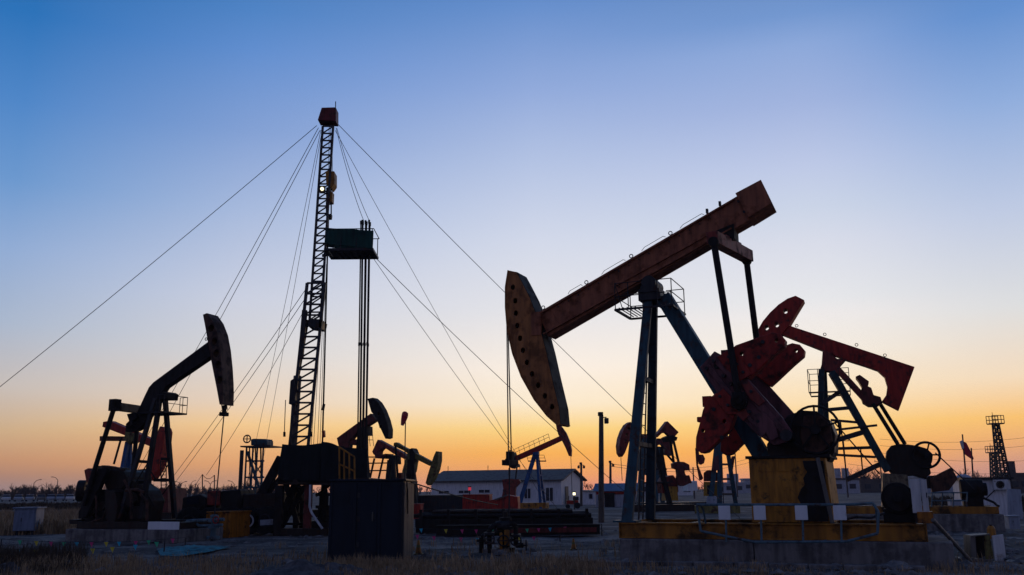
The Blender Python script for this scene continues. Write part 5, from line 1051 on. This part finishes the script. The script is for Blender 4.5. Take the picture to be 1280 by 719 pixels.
# left field: utility box, tarp, cars, trees
def left_box():
    F = Frame(ground(15, 668), -6); T = thing_f('utility_box', 'pale grey utility box on short legs in the left field', 'utility box', F); P = F.p; w = P(43, 665, 0).x; z0 = P(20, 664, 0).z; h = P(20, 636, 0).z
    MB().box((0, 0, z0), (w, .9, h)).build('body', 'box_grey', T, .015); MB().box((-.06, -.08, h), (w + .06, .98, h + .06)).build('lid', 'box_grey', T, .01); MB().box((w * .32, -.015, z0 + .04), (w * .98, -.002, h - .04)).build('door', 'box_grey', T)
    for u, v in ((.1, .1), (w - .18, .1), (.1, .75), (w - .18, .75)): MB().box((u, v, -.1), (u + .08, v + .08, z0)).build('leg', 'dark_steel', T)
    MB().tube((w * .36, -.03, (z0 + h) / 2 - .08), (w * .36, -.03, (z0 + h) / 2 + .08), .015).build('handle', 'dark_steel', T)
left_box()
def tarpaulin():
    pts = [ground(*p) for p in ((196, 687), (240, 683), (288, 685), (262, 691), (225, 697), (200, 696))]; c = sum(pts, Vector()) / 6; m = MB(); vs = [c]; fs = []; n = 48; rings = 8
    def edge(t):
        k = t * 6; i = int(k) % 6; return pts[i].lerp(pts[(i+1) % 6], k - int(k))
    vs = []
    for r in range(rings + 1):
        for i in range(n):
            q = c.lerp(edge(i / n), r / rings); vs.append((q.x, q.y, .03 + .11 * (1 - (r / rings) ** 3) * (.6 + .8 * noise.noise((q.x * 2, q.y * 2, 3))) + .03 * noise.noise((q.x * 6, q.y * 6, 1)) * (r < rings)))
    for r in range(rings):
        for i in range(n): fs.append((r*n+i, r*n+(i+1) % n, (r+1)*n+(i+1) % n, (r+1)*n+i))
    m.add(vs, fs); o = m.build('tarpaulin', 'cyan_tarp', smooth=True); tag(o, 'turquoise tarpaulin crumpled on the ground before the black pumpjack', 'tarpaulin')
tarpaulin()
def car(x, Y, col, label):
    b = at(x, 620, Y); T = thing('parked_car', label, 'car', (b.x, Y, 0), R(90 - 6 + (x * 7) % 12) - math.atan2(b.x, Y), group='cars parked along the left field edge'); m = MB()
    m.prism([(-2.1, .35), (2.1, .35), (2.15, .8), (1.2, .95), (-1.7, 1.0), (-2.15, .85)], -.85, .85); m.build('body', col, T, .08)
    MB().prism([(-1.6, 1.0), (1.15, .96), (.5, 1.42), (-1.1, 1.45)], -.75, .75).build('cabin', 'glass_dark', T, .05); MB().prism([(-1.1, 1.452), (.5, 1.425), (.45, 1.49), (-1.05, 1.52)], -.74, .74).build('roof', col, T, .03)
    for u in (-1.3, 1.3):
        for w in (-.86, .66): MB().tube((u, w, .32), (u, w + .2, .32), .32, n=14).build('wheel', 'rubber', T)
for i, (x, c, l) in enumerate(((8, 'white_panel', 'leftmost white car parked at the far field edge'), (24, 'cabinet_grey', 'grey car parked second from the left at the field edge'), (38, 'cabinet_grey', 'silver car parked right under the arched street lamp'), (52, 'grey_panel', 'beige car parked between the two single street lamps'), (64, 'cabinet_grey', 'silver car parked under the second street lamp'), (75, 'cabinet_grey', 'grey car parked just left of the black pumpjack, second last'), (88, 'white_panel', 'white car parked nearest to the black pumpjack'))): car(x, 215, c, l)

def brush(name, x0, x1, Y0, Y1, hmin, hmax, n, mat, kind='stuff', seed=1, spread=.5, blades=6, wid=.03):
    random.seed(seed); vs = []; fs = []
    for i in range(n):
        Y = random.uniform(Y0, Y1); a = at(x0, 620, Y).x; b = at(x1, 620, Y).x; X = random.uniform(a, b)
        k = .5 + .5 * noise.noise((X * .35, Y * .2, seed)); e = min((X - a) / (b - a), (b - X) / (b - a)) * 6
        if random.random() > min(1, e + .15) or random.random() > .35 + 1.1 * (k - .2): continue
        H = hmin + (hmax - hmin) * max(0, min(1, k + random.uniform(-.25, .25)))
        for j in range(blades):
            t = random.uniform(0, 6.28); l = random.uniform(.1, 1) * spread * H; h = H * random.uniform(.5, 1); wd = wid * random.uniform(.6, 1.4); bx, by = X + random.uniform(-.15, .15), Y + random.uniform(-.15, .15)
            c, s = math.cos(t), math.sin(t); q = len(vs); mx, my, mz = bx + c * l * .35, by + s * l * .35, h * .62
            vs += [(bx - s * wd, by + c * wd, -.05), (bx + s * wd, by - c * wd, -.05), (mx + s * wd * .8, my - c * wd * .8, mz), (mx - s * wd * .8, my + c * wd * .8, mz), (bx + c * l, by + s * l, h)]
            fs += [(q, q+1, q+2, q+3), (q+3, q+2, q+4)]
    m = MB(); m.add(vs, fs); o = m.build(name, mat); o['kind'] = kind; return o
def treeline(name, x0, x1, Y0, Y1, h0, h1, n, seed):
    random.seed(seed); vs = []; fs = []
    def tw(p, d, L, w, lev):
        q = p + d * L; s = Vector((d.z, 0, -d.x)); s = s.normalized() if s.length > .01 else Vector((1, 0, 0)); k = len(vs)
        vs.extend([p - s * w, p + s * w, q + s * w * .55, q - s * w * .55]); fs.append((k, k+1, k+2, k+3))
        if lev:
            for i in range(4 if lev > 1 else 5):
                e = (d + Vector((random.uniform(-.8, .8), random.uniform(-.6, .6), random.uniform(-.2, .5)))).normalized(); tw(p + d * L * random.uniform(.35, 1), e, L * random.uniform(.45, .75), w * .6, lev - 1)
    for i in range(n):
        Y = random.uniform(Y0, Y1); X = random.uniform(at(x0, 620, Y).x, at(x1, 620, Y).x); H = random.uniform(h0, h1) * (.75 + .5 * noise.noise((X * .05, seed, 0)) + .2)
        tw(Vector((X, Y, -.2)), Vector((random.uniform(-.08, .08), 0, 1)).normalized(), H * .42, .13, 3)
    m = MB(); m.add(vs, fs); o = m.build(name, 'bark'); o['kind'] = 'stuff'
treeline('far_treeline', -40, 345, 250, 330, 2.6, 6.0, 620, 3); treeline('far_treeline', 1020, 1330, 280, 360, 5.0, 9.0, 200, 4); treeline('far_treeline', 345, 1000, 380, 480, 3.5, 6.0, 240, 6)
brush('field_scrub', -60, 330, 100, 130, .35, .85, 2600, 'dark_scrub', seed=2, wid=.10)
brush('dry_reeds', -40, 108, 41, 74, .3, .95, 3600, 'straw', seed=4, wid=.02)
brush('dry_reeds', 1150, 1300, 60, 120, .3, .9, 900, 'dark_scrub', seed=14, wid=.04)
brush('dark_weeds', -20, 118, 20.5, 27, .15, .6, 750, 'dark_scrub', seed=5, wid=.006)
brush('dry_grass', -20, 330, 18.5, 24, .06, .34, 1500, 'straw', seed=6, wid=.006)
brush('dry_grass', 400, 770, 18.5, 22.5, .06, .36, 1500, 'straw', seed=8, wid=.006)
brush('dry_grass', 330, 1300, 18.5, 21.2, .03, .14, 900, 'straw', seed=9, wid=.006)
brush('dry_reeds', 405, 520, 21, 22.4, .1, .38, 260, 'straw', seed=10, wid=.006)
brush('dry_weeds', 300, 1280, 19, 31, .08, .42, 520, 'straw', seed=41, wid=.008, blades=9)
brush('dry_weeds', -20, 420, 20.5, 25, .08, .36, 260, 'straw', seed=43, wid=.008, blades=9)
def gravel():
    random.seed(31); vs = []; fs = []
    B = [(0,0,1),(.95,0,.3),(.3,.9,.3),(-.77,.56,.3),(-.77,-.56,.3),(.3,-.9,.3)]; T_ = [(0,1,2),(0,2,3),(0,3,4),(0,4,5),(0,5,1),(1,5,4),(1,4,3),(1,3,2)]
    for i in range(7000):
        Y = 18.5 + 22 * random.random() ** 1.6; X = random.uniform(at(-20, 620, Y).x, at(1300, 620, Y).x); s = random.choice((.012, .016, .02, .03, .03, .05, .08, .03, .02, .13)) * random.uniform(.7, 1.5)
        if noise.noise((X * .4, Y * .4, 77)) < -.12: continue
        a = random.uniform(0, 6.28); k = len(vs)
        for x, y, z in B: r = random.uniform(.7, 1.3); vs.append((X + s * r * (x * math.cos(a) - y * math.sin(a)), Y + s * r * (x * math.sin(a) + y * math.cos(a)), s * z * .6 * r - .015))
        fs += [tuple(j + k for j in t) for t in T_]
    m = MB(); m.add(vs, fs); o = m.build('gravel', 'concrete'); o['kind'] = 'stuff'
gravel()
# seeding reeds right of the shed
def reeds():
    random.seed(21); m = MB()
    for x, y in ((533, 708), (540, 703), (552, 700), (556, 706), (566, 690), (569, 702), (572, 698), (586, 694), (590, 700), (598, 704), (612, 700), (620, 706), (545, 712), (580, 710), (605, 712), (640, 708), (655, 712), (525, 712), (560, 714), (670, 706), (690, 712), (700, 708), (515, 708)):
        g = ground(x, min(719, y + 14)); t = at(x + random.uniform(-3, 3), y, g.y); m.tube(g - Vector((0, 0, .05)), t, .009, .006, n=4); m.tube(t, t + Vector((random.uniform(-.06, .06), 0, .15)), .034, .008, n=6)
    o = m.build('seeding_reeds', 'straw'); o['kind'] = 'stuff'
reeds()
def mound():
    def heap(x, y, sx, sy, h, seed, label):
        g = ground(x, y); n = 44; vs = []; fs = []
        for j in range(n + 1):
            for i in range(n + 1):
                u, v = i / n * 2 - 1, j / n * 2 - 1; r = math.sqrt(u * u + v * v); k = max(0, 1 - r) ** .8
                z = h * k * (.7 + .5 * noise.noise((u * 3, v * 3, seed))) + k * .09 * noise.noise((u * 9, v * 9, seed)) + .05 * k * noise.noise((u * 20, v * 20, seed)) - .05; vs.append((u * sx, v * sy, z))
        for j in range(n):
            for i in range(n): fs.append((j*(n+1)+i, j*(n+1)+i+1, (j+1)*(n+1)+i+1, (j+1)*(n+1)+i))
        m = MB(); m.add(vs, fs); o = m.build('earth_heap', 'earth', smooth=True); o.location = g; tag(o, label, 'earth heap')
    heap(385, 719, 1.7, 1.3, .42, 2, 'lumpy dark earth heap at the bottom left of the navy shed'); heap(8, 716, .7, .6, .35, 5, 'small pale earth lump in the bottom left corner'); heap(700, 716, 2.2, .9, .2, 9, 'low stony heap at the bottom centre among dry grass')
mound()
# cones and bunting
def cone(x, y, s, label):
    g = ground(x, y); T = thing('traffic_cone', label, 'cone', g, group='yellow cones'); m = MB(); m.box((-.2 * s, -.2 * s, -.03), (.2 * s, .2 * s, .05 * s)); m.build('base', 'olive_paint', T, .01); MB().tube((0, 0, .05 * s), (0, 0, .62 * s), .15 * s, .04 * s, n=16).build('body', 'skid_yellow', T); MB().tube((0, 0, .3 * s), (0, 0, .42 * s), .104 * s, .083 * s, n=16).build('band', 'olive_paint', T)
cone(523, 693, .6, 'worn yellow cone standing right of the navy shed'); cone(717, 687, .5, 'small worn yellow cone alone on the ground below the tall lamp pole')
def bunting(p0, p1, Y0, Y1, pts, label, posts=True):
    T = thing('bunting', label, 'bunting', (at(*p0, Y0).x, Y0, 0)); o = Vector((at(*p0, Y0).x, Y0, 0)); A, B = at(*p0, Y0) - o, at(*p1, Y1) - o; m = MB(); n = 24
    f = lambda t: A.lerp(B, t) - Vector((0, 0, .12 * 4 * t * (1 - t) * (1 if posts else .6)))
    m.path([f(i / n) for i in range(n + 1)], .006, 4); m.build('string', 'dark_steel', T)
    for t, c in pts:
        q = f(t); k = MB(); s = .065; k.prism([(q.x - s, q.z), (q.x + s, q.z), (q.x + .02, q.z - .15)], q.y - .006, q.y + .006); k.build('flag', c, T)
    for Q in (A, B): MB().tube((Q.x, Q.y, -.1), Q, .02).build('post', 'dark_steel', T)
cs = ['flag_green', 'flag_yellow', 'flag_pink', 'flag_green', 'flag_cyan', 'flag_pink', 'flag_yellow', 'flag_cyan', 'flag_pink']
bunting((2, 674), (232, 672), 30, 30, [(.10, cs[0]), (.19, cs[1]), (.27, cs[2]), (.34, cs[3]), (.41, cs[4]), (.49, cs[5]), (.57, cs[6]), (.64, cs[7]), (.73, cs[8]), (.80, cs[3]), (.93, cs[2])], 'string of small coloured pennants before the black pumpjack, upper run')
bunting((2, 686), (206, 676), 27, 27, [(.12, 'flag_cyan'), (.21, 'flag_yellow'), (.56, 'flag_yellow'), (.68, 'flag_yellow'), (.82, 'flag_cyan'), (.95, 'flag_green')], 'string of small coloured pennants before the black pumpjack, lower run')
bunting((508, 660), (752, 655), 33.5, 36, [(.07, 'flag_cyan'), (.19, 'flag_yellow'), (.27, 'flag_pink'), (.34, 'flag_pink'), (.42, 'flag_green'), (.6, 'flag_green'), (.66, 'flag_pink'), (.72, 'flag_cyan'), (.8, 'flag_pink'), (.9, 'flag_yellow')], 'string of pennants along the dark skid beam, upper run')
bunting((514, 668), (700, 668), 31.5, 32, [(.04, 'flag_pink'), (.15, 'flag_pink'), (.33, 'flag_pink'), (.44, 'flag_cyan'), (.72, 'flag_yellow'), (.82, 'flag_pink')], 'string of pennants on the open ground before the dark skid beam, lower run')
# ================================================================== sky, light, camera
def srgb(c):
    return tuple((v / 255 / 12.92) if v / 255 <= .04045 else ((v / 255 + .055) / 1.055) ** 2.4 for v in c)
def make_world():
    w = bpy.data.worlds.new('World'); sc.world = w; w.use_nodes = True
    nt = w.node_tree; N = nt.nodes.new; L = nt.links.new; bg = nt.nodes['Background']
    tc = N('ShaderNodeTexCoord'); sx = N('ShaderNodeSeparateXYZ'); L(tc.outputs['Generated'], sx.inputs[0])
    def math_(op, a, b=None):
        n = N('ShaderNodeMath'); n.operation = op
        for i, v in enumerate((a, b)):
            if v is None: continue
            if isinstance(v, (int, float)): n.inputs[i].default_value = v
            else: L(v, n.inputs[i])
        return n.outputs[0]
    el = math_('MULTIPLY', math_('ARCSINE', sx.outputs['Z']), 180 / math.pi)
    az = math_('MULTIPLY', math_('ARCTAN2', sx.outputs['X'], sx.outputs['Y']), 180 / math.pi)
    def stop(x, y):
        d = Vector(ray(x, y)).normalized(); return math.degrees(math.asin(d.z)), math.degrees(math.atan2(d.x, d.y))
    fac = N('ShaderNodeMapRange'); fac.inputs['From Min'].default_value = -5; fac.inputs['From Max'].default_value = 60; L(el, fac.inputs['Value'])
    def ramp(st):
        r = N('ShaderNodeValToRGB'); e = r.color_ramp.elements; st = sorted(st)
        while len(e) < len(st): e.new(.5)
        for k, (a, c) in zip(e, st): k.position = max(0, min(1, (a + 5) / 65)); k.color = (*srgb(c), 1)
        L(fac.outputs['Result'], r.inputs['Fac']); return r.outputs['Color']
    zen = [(38, (48, 88, 142)), (60, (46, 68, 112))]
    Lp = [(15,10,(44,114,184)),(15,123,(79,134,199)),(15,223,(108,152,206)),(60,315,(146,172,212)),(15,403,(171,184,205)),(15,483,(200,190,184)),(15,538,(207,174,137)),(40,575,(200,149,114)),(40,592,(186,140,116)),(15,610,(160,134,132))]
    Cp = [(605,7,(103,143,204)),(590,115,(147,171,219)),(605,203,(180,195,227)),(605,303,(211,217,233)),(600,390,(230,229,232)),(745,460,(254,241,227)),(740,503,(255,237,208)),(740,536,(255,215,132)),(735,565,(255,182,86)),(740,593,(253,171,106)),(700,608,(238,154,124))]
    Rp = [(1255,10,(100,144,206)),(1260,123,(144,173,220)),(1260,263,(192,203,227)),(1260,383,(223,223,223)),(1225,473,(246,221,190)),(1225,523,(253,196,112)),(1225,555,(238,174,118)),(1225,582,(216,158,138)),(1225,606,(192,148,146))]
    M1 = [(300,8,(79,131,196)),(305,62,(98,142,206)),(300,162,(131,160,211)),(300,262,(168,186,220)),(312,371,(203,208,224)),(312,441,(216,213,213)),(303,502,(234,210,186)),(346,531,(246,203,146)),(253,547,(239,186,130)),(232,582,(230,166,114)),(232,603,(200,152,124))]
    M2 = [(1043,8,(115,151,207)),(955,62,(141,168,217)),(1043,122,(162,180,222)),(1043,202,(190,201,230)),(1085,253,(204,213,231)),(1043,302,(218,221,233)),(1043,372,(232,232,234)),(871,401,(240,235,233)),(1000,440,(247,237,223)),(1003,502,(255,226,180)),(1000,530,(255,209,130)),(1000,560,(255,185,98)),(926,576,(254,176,95)),(926,602,(236,158,124))]
    mk = lambda t: ramp([(stop(x, y)[0], c) for x, y, c in t] + zen)
    l, c, r, q1, q2 = mk(Lp), mk(Cp), mk(Rp), mk(M1), mk(M2)
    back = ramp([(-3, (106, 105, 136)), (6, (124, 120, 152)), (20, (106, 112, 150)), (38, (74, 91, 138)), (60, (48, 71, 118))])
    def mix(f, a, b):
        n = N('ShaderNodeMix'); n.data_type = 'RGBA'; L(f, n.inputs['Factor']); L(a, n.inputs['A']); L(b, n.inputs['B']); return n.outputs['Result']
    def mr(v, a, b, sm='SMOOTHSTEP'):
        n = N('ShaderNodeMapRange'); n.interpolation_type = sm; n.inputs['From Min'].default_value = a; n.inputs['From Max'].default_value = b; L(v, n.inputs['Value']); return n.outputs['Result']
    ln = 'LINEAR'; col = mix(mr(az, -29.5, -16.8, ln), l, q1); col = mix(mr(az, -16.8, 1.5, ln), col, c); col = mix(mr(az, 0, 19), col, q2); col = mix(mr(az, 18, 30), col, r)
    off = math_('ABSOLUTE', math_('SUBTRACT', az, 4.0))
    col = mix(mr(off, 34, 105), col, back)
    sky = N('ShaderNodeTexSky'); sky.sky_type = 'NISHITA'; sky.sun_disc = False; sky.sun_elevation = R(-1.0); sky.sun_rotation = R(8); sky.ozone_density = 3
    sc_ = N('ShaderNodeMix'); sc_.data_type = 'RGBA'; sc_.blend_type = 'ADD'; sc_.inputs['Factor'].default_value = .02
    L(col, sc_.inputs['A']); L(sky.outputs[0], sc_.inputs['B'])
    L(sc_.outputs['Result'], bg.inputs['Color']); bg.inputs['Strength'].default_value = 1.0
    sun = bpy.data.lights.new('sun', 'SUN'); sun.energy = .12; sun.angle = R(6); sun.color = (1.0, .62, .35)
    so = bpy.data.objects.new('sun', sun); C.objects.link(so)
    d = Vector((math.sin(R(8)) * math.cos(R(1.2)), math.cos(R(8)) * math.cos(R(1.2)), math.sin(R(1.2))))
    so.rotation_euler = d.to_track_quat('Z', 'Y').to_euler(); so.location = (0, 60, 40)
make_world()
def haze():
    m = bpy.data.materials.new('haze'); m.use_nodes = True; nt = m.node_tree; nt.nodes.clear()
    o = nt.nodes.new('ShaderNodeOutputMaterial'); v = nt.nodes.new('ShaderNodeVolumePrincipled'); v.inputs['Color'].default_value = (.86, .84, .90, 1); v.inputs['Density'].default_value = HAZE
    nt.links.new(v.outputs[0], o.inputs['Volume']); MATS['haze'] = m
    h = MB().box((-760, -420, -1.5), (760, 860, 19)).build('haze', 'haze', kind='stuff'); h.display_type = 'WIRE'
HAZE = .00022
if HAZE: haze()
cd = bpy.data.cameras.new('camera'); co = bpy.data.objects.new('camera', cd); C.objects.link(co)
cd.sensor_width = 36; cd.lens = FPX / 1280 * 36; cd.clip_end = 8000; cd.clip_start = .1
co.location = (0, 0, EYE); co.rotation_euler = (Matrix.Rotation(R(90) + TH, 3, 'X') @ Matrix.Rotation(-ROLL, 3, 'Z')).to_euler(); sc.camera = co
sc.view_settings.view_transform = 'Standard'; sc.view_settings.look = 'None'; sc.view_settings.exposure = 0; sc.view_settings.gamma = 1
sc.render.film_transparent = False
